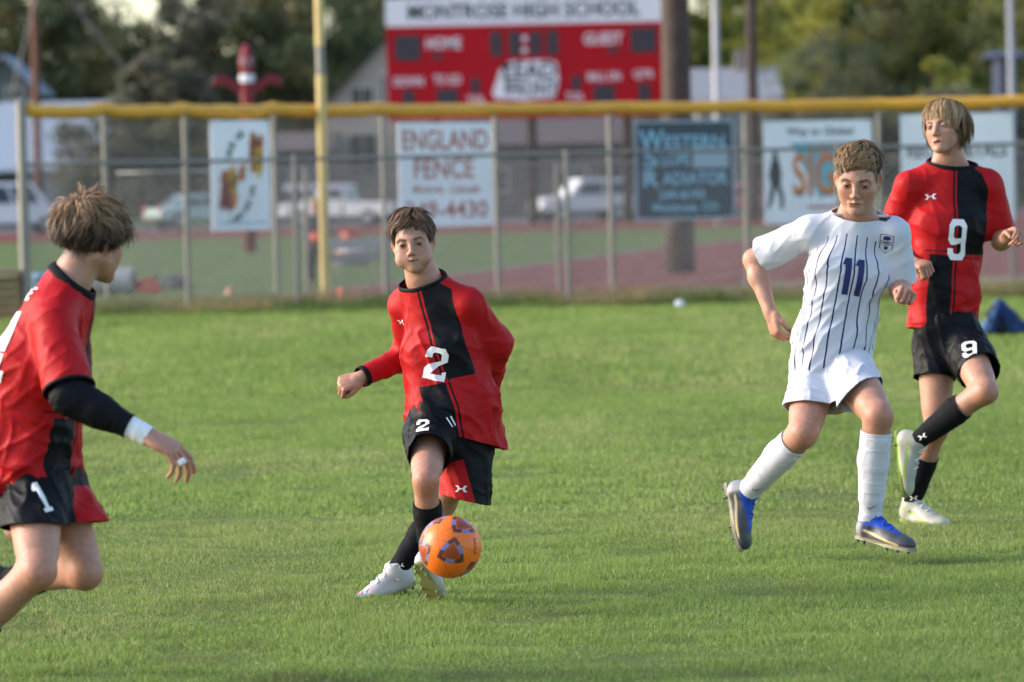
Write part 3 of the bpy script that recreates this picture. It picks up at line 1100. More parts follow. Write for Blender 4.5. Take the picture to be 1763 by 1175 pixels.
def head_field(H, neck, nr, opt, h=0.0026):
    f = Field(h)
    s = H.s
    jw = opt.get('jaw', 1.0)
    wd = opt.get('wide', 1.0)
    zl = opt.get('zl', 1.0)
    Z = lambda c: (c[0], c[1], c[2] * (zl if c[2] < 0 else 1))
    E = lambda c, r, k=0.015, mode='u', T=None: f.ell(H.w(*Z(c)), np.array(r) * s, H.M if T is None else H.M @ T, k * s, mode)
    C = lambda a, b, ra, rb, k=0.015, mode='u': f.cone(H.w(*Z(a)), H.w(*Z(b)), ra * s, rb * s, k * s, mode)
    E((0, .014, .036), (.074 * wd, .094, .083))
    E((0, -.026, -.004), (.0655 * wd, .067, .078), .03)
    E((0, -.034, -.058), (.047 * jw, .048, .050), .03)
    for sx in (-1, 1):
        C((sx * .052 * wd, .002, -.045), (sx * .016 * jw, -.066, -.094), .019, .016, .028)
        E((sx * .042 * wd, -.058, -.022), (.021, .019, .016), .024)
        C((sx * .012, -.086, .0175), (sx * .047, -.075, .0185), .0075, .0070, .018)
        p = opt.get('puff', 0)
        if p:
            E((sx * .037, -.062, -.062), (.027 * p, .025 * p, .026 * p), .018)
    E((0, -.083, -.100), (.018 * jw, .014, .014), .02)
    if opt.get('puff'):
        E((0, -.074, -.066), (.034, .022, .024), .02)
    for sx in (-1, 1):
        E((sx * .031, -.100, .002), (.0185, .0195, .0125), .012, 's')
        # lids: a slightly larger ball than the eye, slit open in front
        f.ell(H.w(sx * .031, -.0785, -.001), np.array((.0150, .0140, .0138)) * s, H.M, .004 * s)
        op = opt.get('eye', .0042)
        T = np.array(Matrix.Rotation(sx * R(4), 3, 'Y'))
        E((sx * .031, -.094, -.0025), (.0135, .012, op), .0025, 's', T)
    C((0, -.089, .012), (0, -.1095, -.031), .0062, .0088, .013)
    E((0, -.1095, -.034), (.0098, .0095, .0085), .007)
    for sx in (-1, 1):
        E((sx * .0108, -.100, -.039), (.0070, .0095, .0065), .007)
        E((sx * .0062, -.107, -.0455), (.0040, .006, .003), .003, 's')
    mo = opt.get('open', 0.0)
    C((-.020, -.0870, -.0655), (0, -.0945, -.0630), .0040, .0050, .009)
    C((.020, -.0870, -.0655), (0, -.0945, -.0630), .0040, .0050, .009)
    C((-.015, -.0875, -.0735 - mo), (.015, -.0875, -.0735 - mo), .0056, .0056, .009)
    E((0, -.098, -.0690 - mo * .5), (.021, .012, .0011 + mo * .62), .003, 's')
    for sx in (-1, 1):
        T = np.array(Matrix.Rotation(sx * R(38), 3, 'Z') @ Matrix.Rotation(sx * R(8), 3, 'Y'))
        E((sx * .0785 * wd, .016, -.005), (.0140, .0070, .0260), .007, 'u', T)
        E((sx * .0830 * wd, .0085, -.002), (.0085, .0060, .0165), .004, 's', T)
        E((sx * .0755 * wd, .008, -.030), (.006, .007, .009), .006)
        E((sx * .033 * wd, -.050, -.046), (.0235, .024, .028), .026)
    n = npv(neck)
    f.cone(H.w(0, .034, -.050), n, nr * 0.95, nr * 1.03, .022)
    if opt.get('adam'):
        a = H.w(0, -.03, -.115)
    # jaw underside flows into the neck; sternomastoid cords
    for sx in (-1, 1):
        f.cone(H.w(sx * .054, .030, -.045), n + H.M @ np.array((sx * .016, -.034, 0.0)), .011, .011, .02)
    return f

def head_colours(L, opt, skin):
    """L head-local vertex positions -> colour"""
    x, y, z = L[:, 0], L[:, 1], L[:, 2]
    z = np.where(z < 0, z / opt.get('zl', 1.0), z)
    c = np.tile(skin, (len(L), 1))
    def blob(cx, cy, cz, r, col, a):
        nonlocal c
        d = np.sqrt(((np.abs(x) - cx) / r[0]) ** 2 + ((y - cy) / r[1]) ** 2 + ((z - cz) / r[2]) ** 2)
        w_ = np.clip(1.4 - d, 0, 1)[:, None] * a
        c = c * (1 - w_) + np.asarray(col) * w_
    red = skin * np.array((1.03, .70, .66))
    blob(.045, -.07, -.03, (.030, .04, .028), red, .28 * opt.get('flush', 1))
    blob(0, -.115, -.036, (.012, .012, .012), red, .45)
    blob(.083, .01, -.005, (.015, .03, .035), skin * np.array((1.0, .62, .56)), .6)
    blob(.031, -.085, -.002, (.022, .02, .013), skin * np.array((.62, .48, .48)), .6)   # darker, redder tone round the eyes
    lip = skin * np.array(opt.get('lip', (.82, .46, .46)))
    mo = opt.get('open', 0)
    blob(0, -.096, -.0655, (.019, .014, .0035), lip, .8)
    blob(0, -.094, -.0745 - mo, (.016, .012, .0045), lip, .75)
    w_ = np.clip((.0036 + mo * .6 - np.abs(z + .069 + mo * .5)) / .0016, 0, 1) * (np.abs(x) < .0195) * (y < -.075) * (y > -.0935 if mo else True)
    ma = opt.get('mdark', .65)
    c = c * (1 - ma * w_[:, None]) + np.array((.06, .022, .02)) * ma * w_[:, None]
    # eyebrows
    br = np.asarray(opt.get('brow', (.07, .04, .025)))
    ax = np.abs(x)
    zc = .0165 + .006 * np.clip((ax - .014) / .022, 0, 1) - .008 * np.clip((ax - .038) / .014, 0, 1)
    w_ = np.clip((.0050 - np.abs(z - zc)) / .0022, 0, 1) * np.clip((ax - .011) / .004, 0, 1) * np.clip((.051 - ax) / .008, 0, 1) * (y < -.05)
    c = c * (1 - .80 * w_[:, None]) + br * .80 * w_[:, None]
    # lash line
    for sgn, zz in ((1, .0036), (-1, -.0078)):
        w_ = np.clip((.0016 - np.abs(z - zz)) / .0012, 0, 1) * np.clip((.015 - np.abs(ax - .031)) / .003, 0, 1) * (y < -.082)
        a = .75 if sgn > 0 else .35
        c = c * (1 - a * w_[:, None]) + np.array((.05, .03, .025)) * a * w_[:, None]
    # nostrils
    w_ = np.clip(1.3 - np.sqrt(((ax - .0065) / .004) ** 2 + ((z + .046) / .0035) ** 2 + ((y + .109) / .008) ** 2), 0, 1)
    c = c * (1 - .8 * w_[:, None]) + np.array((.09, .03, .025)) * .8 * w_[:, None]
    # scalp
    if 'hair' in opt:
        hl = np.interp(y, HL_Y, HL_Z)
        w_ = np.clip((z - hl - .004 + .006 * vnoise(L / .006, 5)) / np.where(y > .02, .026, .008), 0, 1) * (np.abs(x) < .0765)
        c = c * (1 - w_[:, None]) + np.asarray(opt['hair']) * .6 * w_[:, None]
    return c

HL_Y = np.array((-.12, -.085, -.065, -.052, -.038, -.02, .0, .02, .035, .06, .12))
HL_Z = np.array((.060, .064, .052, .030, -.012, -.016, .012, .004, -.035, -.066, -.070))

def hair_mesh(H, opt, seed=1):
    """strands in head-local space: roots on the cranium, combed by the style"""
    rng = np.random.default_rng(seed)
    c0 = np.array((0, .014, .036))
    rr = np.array((.074 * opt.get('wide', 1.0), .094, .083)) * 1.005
    st = opt['style']
    N = opt.get('n', 2600)
    K = np.array(opt.get('crown', (0.0, .055, .10)))
    roots = []
    while len(roots) < N:
        v = rng.normal(size=3)
        v /= np.linalg.norm(v)
        p = c0 + rr * v
        if p[2] < np.interp(p[1], HL_Y, HL_Z) + .001 + rng.random() ** 2 * opt.get('hlr', .010) * (p[1] < -.03):
            continue
        roots.append(p)
    roots = np.array(roots)
    # clumps
    nc = opt.get('clumps', 260)
    ci = rng.choice(N, nc, replace=False)
    cl = np.argmin(((roots[:, None] - roots[None, ci]) ** 2).sum(2), 1)
    cn = rng.normal(size=(nc, 3))
    tone = rng.normal(size=nc) * .22
    S = 8
    pos = roots.copy()
    nrmv = (pos - c0) / rr ** 2
    nrmv /= np.linalg.norm(nrmv, axis=1)[:, None]
    rad = pos - K
    rad -= (rad * nrmv).sum(1)[:, None] * nrmv
    rad /= np.linalg.norm(rad, axis=1)[:, None] + 1e-6
    d, ln, lift = st(roots, nrmv, rad, cn[cl], rng)
    d = d - (d * nrmv).sum(1)[:, None] * nrmv * .6
    d /= np.linalg.norm(d, axis=1)[:, None]
    d = d + nrmv * (lift[:, None] * opt.get('rise', 6.0))
    d /= np.linalg.norm(d, axis=1)[:, None]
    path = [pos.copy()]
    step = (ln / S)[:, None]
    g = opt.get('grav', .18)
    own = rng.random(N)
    for k in range(S):
        pos = pos + d * step
        q = (pos - c0) / rr
        e = np.linalg.norm(q, axis=1)
        tp = np.clip((pos[:, 2] + opt.get('t0', .05)) / .09, opt.get('tmin', .2), 1)
        lvl = 1.0 + lift * (0.35 + .65 * own) * min(1.0, (k + 1) / 2.5) * tp
        push = e < lvl
        pos = np.where(push[:, None], c0 + rr * q / e[:, None] * lvl[:, None], pos)
        nn = (pos - c0) / rr ** 2
        nn /= np.linalg.norm(nn, axis=1)[:, None]
        dn = d - (d * nn).sum(1)[:, None] * nn * np.where(push, 1.0, .45)[:, None]
        d = dn + np.array((0, 0, -g)) + rng.normal(size=d.shape) * opt.get('mess', .05) + cn[cl] * opt.get('cmess', .03)
        d /= np.linalg.norm(d, axis=1)[:, None]
        path.append(pos.copy())
    path = np.stack(path, 1)                         # N,S+1,3
    # pull strands towards their clump centre near the tips
    cp = opt.get('clump', .35)
    idx = ci[cl]
    tt = np.linspace(0, 1, S + 1)[None, :, None]
    centre = path[idx] + (roots - roots[idx])[:, None] * .55
    path = path * (1 - cp * tt) + centre * cp * tt
    W0 = opt.get('w', .0013)
    T = np.gradient(path, axis=1)
    T /= np.linalg.norm(T, axis=2)[:, :, None] + 1e-9
    nn = path - c0
    nn /= np.linalg.norm(nn, axis=2)[:, :, None]
    B = np.cross(T, nn)
    B /= np.linalg.norm(B, axis=2)[:, :, None] + 1e-9
    nn = np.cross(B, T)
    B = B * np.cos(own * 1.2 - .6)[:, None, None] + nn * np.sin(own * 1.2 - .6)[:, None, None]
    prof = np.array((1, 1.05, 1.05, 1, .95, .85, .7, .45, .12))[None, :, None] * W0 * (.7 + .6 * rng.random(N))[:, None, None]
    a = path + B * prof
    b = path - B * prof
    Vl = np.stack([a, b], 2).reshape(-1, 3)
    base = (np.arange(N) * (S + 1) * 2)[:, None, None]
    ring = (np.arange(S) * 2)[None, :, None]
    F = [np.stack([base + ring, base + ring + 1, base + ring + 3, base + ring + 2], -1).reshape(-1, 4)]
    F = np.concatenate(F)
    Vw = H.c + (Vl * H.s) @ H.M.T
    me = np_mesh('hair', Vw, F)
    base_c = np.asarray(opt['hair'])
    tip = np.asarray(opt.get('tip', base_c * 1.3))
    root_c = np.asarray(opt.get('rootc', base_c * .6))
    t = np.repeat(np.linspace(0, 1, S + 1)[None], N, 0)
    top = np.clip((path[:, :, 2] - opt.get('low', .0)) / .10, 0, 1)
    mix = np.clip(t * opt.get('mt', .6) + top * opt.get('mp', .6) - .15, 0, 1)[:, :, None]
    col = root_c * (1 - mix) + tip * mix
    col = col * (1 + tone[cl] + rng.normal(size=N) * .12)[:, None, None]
    col = np.repeat(np.clip(col, .004, 1)[:, :, None, :], 2, 2).reshape(-1, 3)
    set_col(me, col)
    return me

def eye_mesh(H, sx, look=(0, 0), iris=(.05, .035, .025)):
    n, m = 20, 14
    V, C = [], []
    r = .0128
    ld = nrm((look[0], -1, look[1]))
    for i in range(m + 1):
        th = math.pi * i / m
        for j in range(n):
            ph = 2 * math.pi * j / n
            v = np.array((math.sin(th) * math.cos(ph), -math.cos(th), math.sin(th) * math.sin(ph)))
            V.append(H.w(*(np.array((sx * .031, -.0785, -.001)) + v * r)))
            dt = v @ ld
            C.append((.012, .01, .01) if dt > .955 else iris if dt > .74 else (.26, .23, .215))
    F = [(i * n + j, i * n + (j + 1) % n, (i + 1) * n + (j + 1) % n, (i + 1) * n + j) for i in range(m) for j in range(n)]
    me = np_mesh('eye', np.array(V), np.array(F))
    set_col(me, np.array(C))
    return me

# ------------------------------------------------------------------ hands
def hand_ops(f, wr, d, palm, s=1.0, curl=(70, 80, 40), thumb=(40, 30), spread=6, side=1, curls=None):
    """wr wrist, d direction of the metacarpals, palm = normal of the palm side; side=+1/-1 gives the thumb side (d x palm * side)"""
    d = nrm(d)
    palm = npv(palm)
    palm = nrm(palm - d * (palm @ d))
    t = nrm(np.cross(d, palm)) * side           # towards the thumb
    wr = npv(wr)
    f.cone(wr - d * .01 * s, wr + d * .02 * s, .024 * s, .024 * s, .012 * s)
    Mh = np.stack([d, t, palm], 1)
    f.ell(wr + d * .050 * s, np.array((.050, .039, .0165)) * s, Mh, .012 * s)
    f.ell(wr + d * .030 * s + t * .020 * s + palm * .008 * s, np.array((.032, .017, .015)) * s, Mh, .012 * s)
    lens = [(.044, .026, .021), (.048, .030, .022), (.044, .028, .021), (.036, .021, .019)]
    for i in range(4):
        off = (.029 - .0195 * i) * s
        b = wr + d * (.086 - .003 * abs(i - 1)) * s + t * off
        rr = (.0092 - .0006 * max(0, i - 1)) * s
        f.cone(wr + d * .045 * s + t * off * .8, b, rr * 1.05, rr * 1.08, .008 * s)
        cu = curls[i] if curls else curl
        ang = 0.0
        sp = R(spread * (1.5 - i))
        p = b
        for q in range(3):
            ang += R(cu[q])
            dirv = (d * math.cos(sp) + t * math.sin(sp)) * math.cos(ang) + palm * math.sin(ang)
            e = p + nrm(dirv) * lens[i][q] * s
            f.cone(p, e, rr * (1 - .10 * q), rr * (.92 - .10 * q), .0035 * s)
            p = e
    b = wr + d * .022 * s + t * .028 * s + palm * .008 * s
    a1, a2 = R(thumb[0]), R(thumb[1])
    d1 = nrm(d * math.cos(a1) + t * math.sin(a1) + palm * .35)
    e1 = b + d1 * .036 * s
    d2 = nrm(d * math.cos(a2 * .3) + palm * math.sin(a2) - t * math.sin(a2) * .3)
    e2 = e1 + d2 * .028 * s
    e3 = e2 + nrm(d2 + palm * .3 - t * .3) * .022 * s
    f.cone(b, e1, .0135 * s, .0108 * s, .009 * s)
    f.cone(e1, e2, .0105 * s, .0095 * s, .003 * s)
    f.cone(e2, e3, .0095 * s, .0078 * s, .003 * s)

# ------------------------------------------------------------------ torso frames
class Torso:
    def __init__(self, st):
        """stations bottom -> top: (centre, u (towards the wearer's left), rx, ry)"""
        self.c = [npv(a[0]) for a in st]
        self.u = [nrm(a[1]) for a in st]
        self.r = [(a[2], a[3]) for a in st]
        self.len = np.concatenate([[0], np.cumsum([np.linalg.norm(self.c[i + 1] - self.c[i]) for i in range(len(st) - 1)])])
    def coords(self, p):
        """u (m, to the wearer's left), v (m, above the first station), w (m, to the front)"""
        best = np.full(len(p), 1e9)
        U = np.zeros(len(p)); V = np.zeros(len(p)); W = np.zeros(len(p))
        for i in range(len(self.c) - 1):
            a, b = self.c[i], self.c[i + 1]
            ab = b - a
            L = np.linalg.norm(ab)
            ax = ab / L
            q = p - a
            t0 = q @ ax / L
            lo_, hi_ = (0 if i else -3), (1 if i < len(self.c) - 2 else 4)
            t = np.clip(t0, lo_, hi_)
            tc = np.clip(t0, 0, 1)
            uu = self.u[i][None] * (1 - tc[:, None]) + self.u[i + 1][None] * tc[:, None]
            uu -= (uu @ ax)[:, None] * ax
            uu /= np.linalg.norm(uu, axis=1)[:, None]
            ff = np.cross(uu, ax)
            d = q - t[:, None] * ab
            dist = np.linalg.norm(d, axis=1)
            m = dist < best - 1e-9
            best[m] = dist[m]
            U[m] = np.einsum('ij,ij->i', d, uu)[m]
            W[m] = np.einsum('ij,ij->i', d, ff)[m]
            V[m] = (self.len[i] + t * L)[m]
        return U, V, W
    def frame(self, p):
        """u, up, front at a point"""
        p = npv(p)
        bi, bd = 0, 1e9
        for i in range(len(self.c) - 1):
            d, t = seg_dist(p[None], self.c[i], self.c[i + 1])
            if d[0] < bd:
                bd, bi, bt = d[0], i, t[0]
        ax = nrm(self.c[bi + 1] - self.c[bi])
        u = nrm(self.u[bi] * (1 - bt) + self.u[bi + 1] * bt)
        u = nrm(u - (u @ ax) * ax)
        return u, ax, np.cross(u, ax)

def wrinkle(V, F, amp, dirs, seed=0):
    """folds: sum of stretched noises; dirs = list of (fold direction, wavelength, weight)"""
    N = vnormals(V, F)
    disp = np.zeros(len(V))
    for q, (d, wl, wt) in enumerate(dirs):
        d = nrm(d)
        a = nrm(np.cross(d, (0.3, 1, 0.2)))
        b = np.cross(d, a)
        p = np.stack([V @ d / (wl * 7.5), V @ a / wl, V @ b / wl], 1)
        p += .35 * np.stack([vnoise(V / (wl * 3), seed + 31 + q), vnoise(V / (wl * 3) + 7, seed + 57 + q), vnoise(V / (wl * 3) + 13, seed + 91 + q)], 1)
        n = vnoise(p + seed * 3.7, seed + q)
        disp += wt * ((1 - np.abs(n)) ** 3 * 1.5 - .65) + wt * .25 * n
    if np.isscalar(amp):
        amp = np.full(len(V), amp)
    return V + N * (disp * amp)[:, None]

# ------------------------------------------------------------------ prints that lie on cloth
GLYPH = {
    '1': [((.28, 0), (.78, 0), (.78, .13), (.28, .13)), ((.41, .13), (.65, .13), (.65, 1), (.41, 1)), ((.22, .74), (.41, .74), (.41, .90), (.22, .84)), ((.22, .84), (.41, .90), (.41, 1), (.36, .97))],
    '|': [((.36, 0), (.64, 0), (.64, 1), (.36, 1)), ((.22, .82), (.36, .82), (.36, 1), (.30, .95))],
    '2': [((.06, 0), (.94, 0), (.94, .17), (.06, .17)), ((.78, .17), (.94, .17), (.94, .29), (.78, .25)),
          ((.06, .17), (.33, .17), (.62, .44), (.42, .52)), ((.06, .17), (.42, .52), (.20, .44), (.06, .30)),
          ((.42, .52), (.62, .44), (.94, .60), (.68, .60)), ((.68, .60), (.94, .60), (.94, .84), (.68, .80)),
          ((.68, .80), (.94, .84), (.78, 1), (.60, .83)), ((.22, 1), (.40, .83), (.60, .83), (.78, 1)),
          ((.06, .84), (.32, .78), (.40, .83), (.22, 1)), ((.06, .66), (.32, .66), (.32, .78), (.06, .84))],
    '9': [((.22, 0), (.78, 0), (.60, .15), (.38, .15)), ((.06, .14), (.22, 0), (.38, .15), (.32, .20)), ((.06, .14), (.32, .20), (.32, .28), (.06, .28)),
          ((.60, .15), (.78, 0), (.94, .14), (.70, .22)), ((.70, .22), (.94, .14), (.94, .42), (.70, .42)),
          ((.30, .36), (.70, .42), (.70, .55), (.40, .52)), ((.70, .42), (.94, .42), (.94, .86), (.70, .80)),
          ((.70, .80), (.94, .86), (.78, 1), (.60, .85)), ((.22, 1), (.40, .85), (.60, .85), (.78, 1)),
          ((.06, .86), (.30, .80), (.40, .85), (.22, 1)), ((.06, .50), (.30, .58), (.30, .80), (.06, .86)), ((.06, .50), (.18, .38), (.40, .52), (.30, .58)), ((.18, .38), (.30, .36), (.40, .52), (.40, .52))],
    'E': [((.12, 0), (.36, 0), (.36, 1), (.12, 1)), ((.36, 0), (.86, 0), (.86, .18), (.36, .18)), ((.36, .42), (.76, .42), (.76, .58), (.36, .58)), ((.36, .82), (.86, .82), (.86, 1), (.36, 1))],
    'ua': [((-.10, .98), (.22, 1.0), (.36, .62), (.14, .66)), ((.14, .66), (.36, .62), (.36, .38), (.14, .34)), ((.14, .34), (.36, .38), (.22, 0), (-.10, .02)),
           ((.36, .42), (.64, .42), (.64, .58), (.36, .58)),
           ((1.10, .98), (.78, 1.0), (.64, .62), (.86, .66)), ((.86, .66), (.64, .62), (.64, .38), (.86, .34)), ((.86, .34), (.64, .38), (.78, 0), (1.10, .02))],
    'tick': [((0, .55), (.14, .38), (.24, .12), (.16, .05)), ((.16, .05), (.24, .12), (.60, .36), (.56, .42)), ((.16, .05), (.24, .0), (.62, .30), (.60, .36)), ((.56, .42), (.62, .30), (1.2, .86), (1.2, .88))],
    'crest': [((.05, .92), (.5, .98), (.5, 1.0), (.03, .95)), ((.5, .98), (.95, .92), (.97, .95), (.5, 1.0)),
              ((.03, .95), (.03, .62), (.07, .62), (.07, .93)), ((.93, .93), (.93, .62), (.97, .62), (.97, .95)),
              ((.0, .50), (1.0, .50), (1.0, .53), (.0, .53)), ((.0, .60), (1.0, .60), (1.0, .63), (.0, .63)),
              ((.05, .50), (.10, .50), (.10, .22), (.05, .24)), ((.90, .50), (.95, .50), (.95, .24), (.90, .22)),
              ((.05, .24), (.10, .22), (.5, .03), (.5, .0)), ((.5, .0), (.5, .03), (.90, .22), (.95, .24)),
              ((.25, .70), (.60, .68), (.78, .78), (.30, .86)), ((.30, .86), (.78, .78), (.72, .90), (.45, .91)), ((.30, .55), (.70, .55), (.70, .585), (.30, .585)),
              ((.40, .20), (.60, .20), (.64, .36), (.36, .36)), ((.30, .42), (.70, .42), (.70, .45), (.30, .45))],
    'bar': [((0, 0), (1, 0), (1, 1), (0, 1))],
}

def decal(name, quads_list, bvh, c, u, up, front, size, m, parent, lift=.0022, ins=.0, n=9, reach=.14):
    """print glyph quads (in a unit cell) onto a surface; c centre, u/up in-plane, front outward"""
    c, u, up, front = Vector(c), Vector(u).normalized(), Vector(up).normalized(), Vector(front).normalized()
    V, F = [], []
    for (ox, oy, sx, sy, g) in quads_list:
        for q in GLYPH[g]:
            i0 = len(V)
            for a in range(n + 1):
                for b in range(n + 1):
                    s_, t_ = a / n, b / n
                    x = (q[0][0] * (1 - s_) + q[1][0] * s_) * (1 - t_) + (q[3][0] * (1 - s_) + q[2][0] * s_) * t_
                    y = (q[0][1] * (1 - s_) + q[1][1] * s_) * (1 - t_) + (q[3][1] * (1 - s_) + q[2][1] * s_) * t_
                    x = ox + (x - .5) * sx
                    y = oy + (y - .5) * sy
                    o = c + u * (x * size) + up * (y * size) + front * reach
                    hit, nn, _, _ = bvh.ray_cast(o, -front, reach + .12)
                    if hit is None:
                        hit, nn, _, _ = bvh.find_nearest(c + u * (x * size) + up * (y * size))
                    V.append(tuple(hit + (front * .5 + nn * .5) * lift))
            for a in range(n):
                for b in range(n):
                    k = i0 + a * (n + 1) + b
                    F.append((k, k + n + 1, k + n + 2, k + 1))
    me = np_mesh(name, np.array(V), np.array(F))
    return link(name, me, m, parent)

def bvh_of(me):
    V = [v.co.copy() for v in me.vertices]
    Fs = [tuple(p.vertices) for p in me.polygons]
    return BVHTree.FromPolygons(V, Fs)

def pix_hit(bvh, px, py):
    r = ray(px, py)
    hit, nn, _, _ = bvh.ray_cast(Vector((0, 0, CAM_H)), r.normalized(), 100)
    return hit, nn

# ------------------------------------------------------------------ shoes
def shoe(parent, heel_ankle, toe, sole, cols, s=1.0, lace=(.7, .7, .72), studs_col=(.05, .05, .055), sole_col=(.5, .5, .5)):
    """heel_ankle: ankle joint; toe: toe direction; sole: direction the sole faces"""
    a = npv(heel_ankle)
    t = nrm(toe)
    z = npv(sole) * -1
    z = nrm(z - t * (z @ t))
    y = np.cross(z, t)
    M = np.stack([t, y, z], 1)
    o = a - z * .085 * s - t * .052 * s             # origin at the heel bottom
    W = lambda p: o + M @ (np.asarray(p, dtype=np.float64) * s)
    f = Field(.0035)
    f.ell(W((.040, 0, .042)), np.array((.040, .034, .042)) * s, M, .015)
    f.cone(W((.045, 0, .045)), W((.050, 0, .105)), .036 * s, .037 * s, .02)
    f.cone(W((.065, 0, .075)), W((.165, 0, .035)), .034 * s, .030 * s, .03)
    f.ell(W((.175, 0, .026)), np.array((.085, .044, .030)) * s, M, .03)
    f.ell(W((.225, .004, .022)), np.array((.040, .034, .022)) * s, M, .02)
    f.ell(W((.11, 0, .022)), np.array((.08, .033, .026)) * s, M, .02)
    lo, hi = a - .35, a + .35
    f.plane(-z, -(z @ W((0, 0, .006))), lo, hi, .006)
    f.plane(z, (z @ W((0, 0, .118))), lo, hi, .006)
    V, F = f.mesh(1)
    L = (V - o) @ M / s
    me = np_mesh('shoe', V, F)
    set_col(me, cols(L))
    root = link('shoe', me, M_SHOE, parent)
    # sole plate
    pts = []
    n = 28
    for i in range(n):
        th = 2 * math.pi * i / n
        x = .135 + .137 * math.cos(th)
        wd = .031 + .013 * np.clip((x - .10) / .08, 0, 1) - .010 * np.exp(-((x - .10) / .04) ** 2)
        yv = wd * np.sign(math.sin(th)) * abs(math.sin(th)) ** .55
        pts.append((x, yv))
    mb = MB()
    mb.prism([Vector(W((x, yv, .012))) for x, yv in pts], Vector(-z * .012 * s))
    mb.build('sole', mat('sole_%.2f_%.2f_%.2f' % tuple(sole_col), sole_col, rough=.5), root, smooth=False)
    for (x, yv) in ((.245, .0), (.215, .028), (.215, -.028), (.17, .034), (.17, -.034), (.055, .024), (.055, -.024), (.02, .015), (.02, -.015)):
        mb = MB()
        mb.tube([W((x, yv, .002)), W((x, yv, -.012))], [.0065 * s, .004 * s], 8)
        mb.build('stud', mat('stud_%.2f' % studs_col[0], studs_col, rough=.5), root)
    # laces
    ml = mat('lace_%.2f_%.2f' % (lace[0], lace[2]), lace, rough=.8, var=.05)
    b = bvh_of(me)
    mb = MB()
    for i in range(5):
        x = .085 + .018 * i
        row = []
        for j in range(7):
            yv = -.022 + .044 * j / 6 + (.0 if i % 2 else 0)
            org = Vector(W((x + .012 * (j / 6 - .5) * (1 if i % 2 else -1), yv, .16)))
            hit, nn, _, _ = b.ray_cast(org, Vector(-z), .3)
            if hit:
                row.append(hit + nn * .002)
        if len(row) > 2:
            mb.tube(row, .0028 * s, 5)
    for sg in (-1, 1):
        p0 = Vector(W((.082, .0, .092)))
        loop = [p0 + Vector(M @ np.array((.012 * math.sin(q * 1.1), sg * .011 * q * s, -.003 * q * q * s * .8))) for q in range(5)]
        mb.tube(loop, .0022 * s, 5)
    if mb.v:
        mb.build('laces', ml, root)
    return root
# ------------------------------------------------------------------ houses
def house(label, d, px0, px1, py_eave, py_ridge, wall, roof, gable='side', depth=8.0, px_ridge=None, wins=(), name='house', chimney=None, base_py=None, doors=()):
    s = FPX / d
    a, b_ = GP(px0, d), GP(px1, d)
    ze = P((px0 + px1) / 2, py_eave, d).z
    zr = P((px0 + px1) / 2, py_ridge, d).z
    z0 = a.z - .05
    root = empty(name, ((a.x + b_.x) / 2, d + depth / 2, z0))
    tag(root, label, 'house')
    x0, x1 = a.x, b_.x
    xm = (x0 + x1) / 2 if px_ridge is None else GP(px_ridge, d).x
    y0, y1 = d, d + depth
    mb = MB()
    if gable == 'front':
        pts = [(x0, y0, z0), (x1, y0, z0), (x1, y0, ze), (xm, y0, zr), (x0, y0, ze)]
        mb.prism([Vector(p) for p in pts], (0, depth, 0))
    else:
        mb.box(((x0 + x1) / 2, (y0 + y1) / 2, (z0 + ze) / 2), (x1 - x0, depth, ze - z0))
    mb.build('wall', wall, root)
    t, ov = .14, .45
    if gable == 'front':
        for (xa, xb) in ((x0, xm), (x1, xm)):
            sg = -1 if xa < xb else 1
            sl_ = (zr - ze) / abs(xm - xa)
            e = Vector((xa + sg * ov, y0 - ov, ze - ov * sl_))
            r = Vector((xm, y0 - ov, zr))
            pts = [e, r, r + Vector((0, 0, t)), e + Vector((0, 0, t))]
            MB().prism([p + Vector((0, 0, .01)) for p in pts], (0, depth + 2 * ov, 0)).build('roof_slope', roof, root)
    else:
        ym = (y0 + y1) / 2
        for (ya, yb) in ((y0, ym), (y1, ym)):
            sg = -1 if ya < yb else 1
            sl_ = (zr - ze) / abs(yb - ya)
            e = Vector((x0 - ov, ya + sg * ov, ze - ov * sl_ + .01))
            r = Vector((x0 - ov, yb, zr + .01))
            pts = [e, r, r + Vector((0, 0, t)), e + Vector((0, 0, t))]
            MB().prism(pts, (x1 - x0 + 2 * ov, 0, 0)).build('roof_slope', roof, root)
        # triangular gable ends
        for xx in (x0 + .02, x1 - .02):
            MB().prism([Vector((xx - .05, y0, ze)), Vector((xx - .05, y1, ze)), Vector((xx - .05, ym, zr))], (.1, 0, 0)).build('gable', wall, root)
    gm = mat('window_glass_dark', (.03, .035, .04), .15, .1, 2, spec=.6)
    fm = mat('window_frame', (.45, .43, .40), .6, .05)
    for (wx0, wy0, wx1, wy1) in wins:
        c = P((wx0 + wx1) / 2, (wy0 + wy1) / 2, d)
        w_, h_ = (wx1 - wx0) / s, (wy1 - wy0) / s
        f = MB()
        for (bx, bz, bw, bh) in ((0, h_ / 2, w_ + .2, .1), (0, -h_ / 2, w_ + .2, .1), (-w_ / 2, 0, .1, h_ - .1), (w_ / 2, 0, .1, h_ - .1), (0, 0, .05, h_ - .1)):
            f.box((c.x + bx, y0 - .04, c.z + bz), (bw, .08, bh))
        fo = f.build('window', fm, root)
        MB().box((c.x, y0 - .012, c.z), (w_ - .1, .02, h_ - .1)).build('pane', gm, fo)
    for (wx0, wy0, wx1, wy1, dm) in doors:
        c = P((wx0 + wx1) / 2, (wy0 + wy1) / 2, d)
        MB().box((c.x, y0 - .03, c.z), ((wx1 - wx0) / s, .06, (wy1 - wy0) / s)).build('door', dm, root)
    if chimney:
        c = P(chimney[0], chimney[1], d)
        MB().box((c.x, (y0 + y1) / 2, c.z), (.8, .8, 1.8)).build('chimney', mat('chimney_brick', (.25, .20, .18), .9, .2), root)
    return root
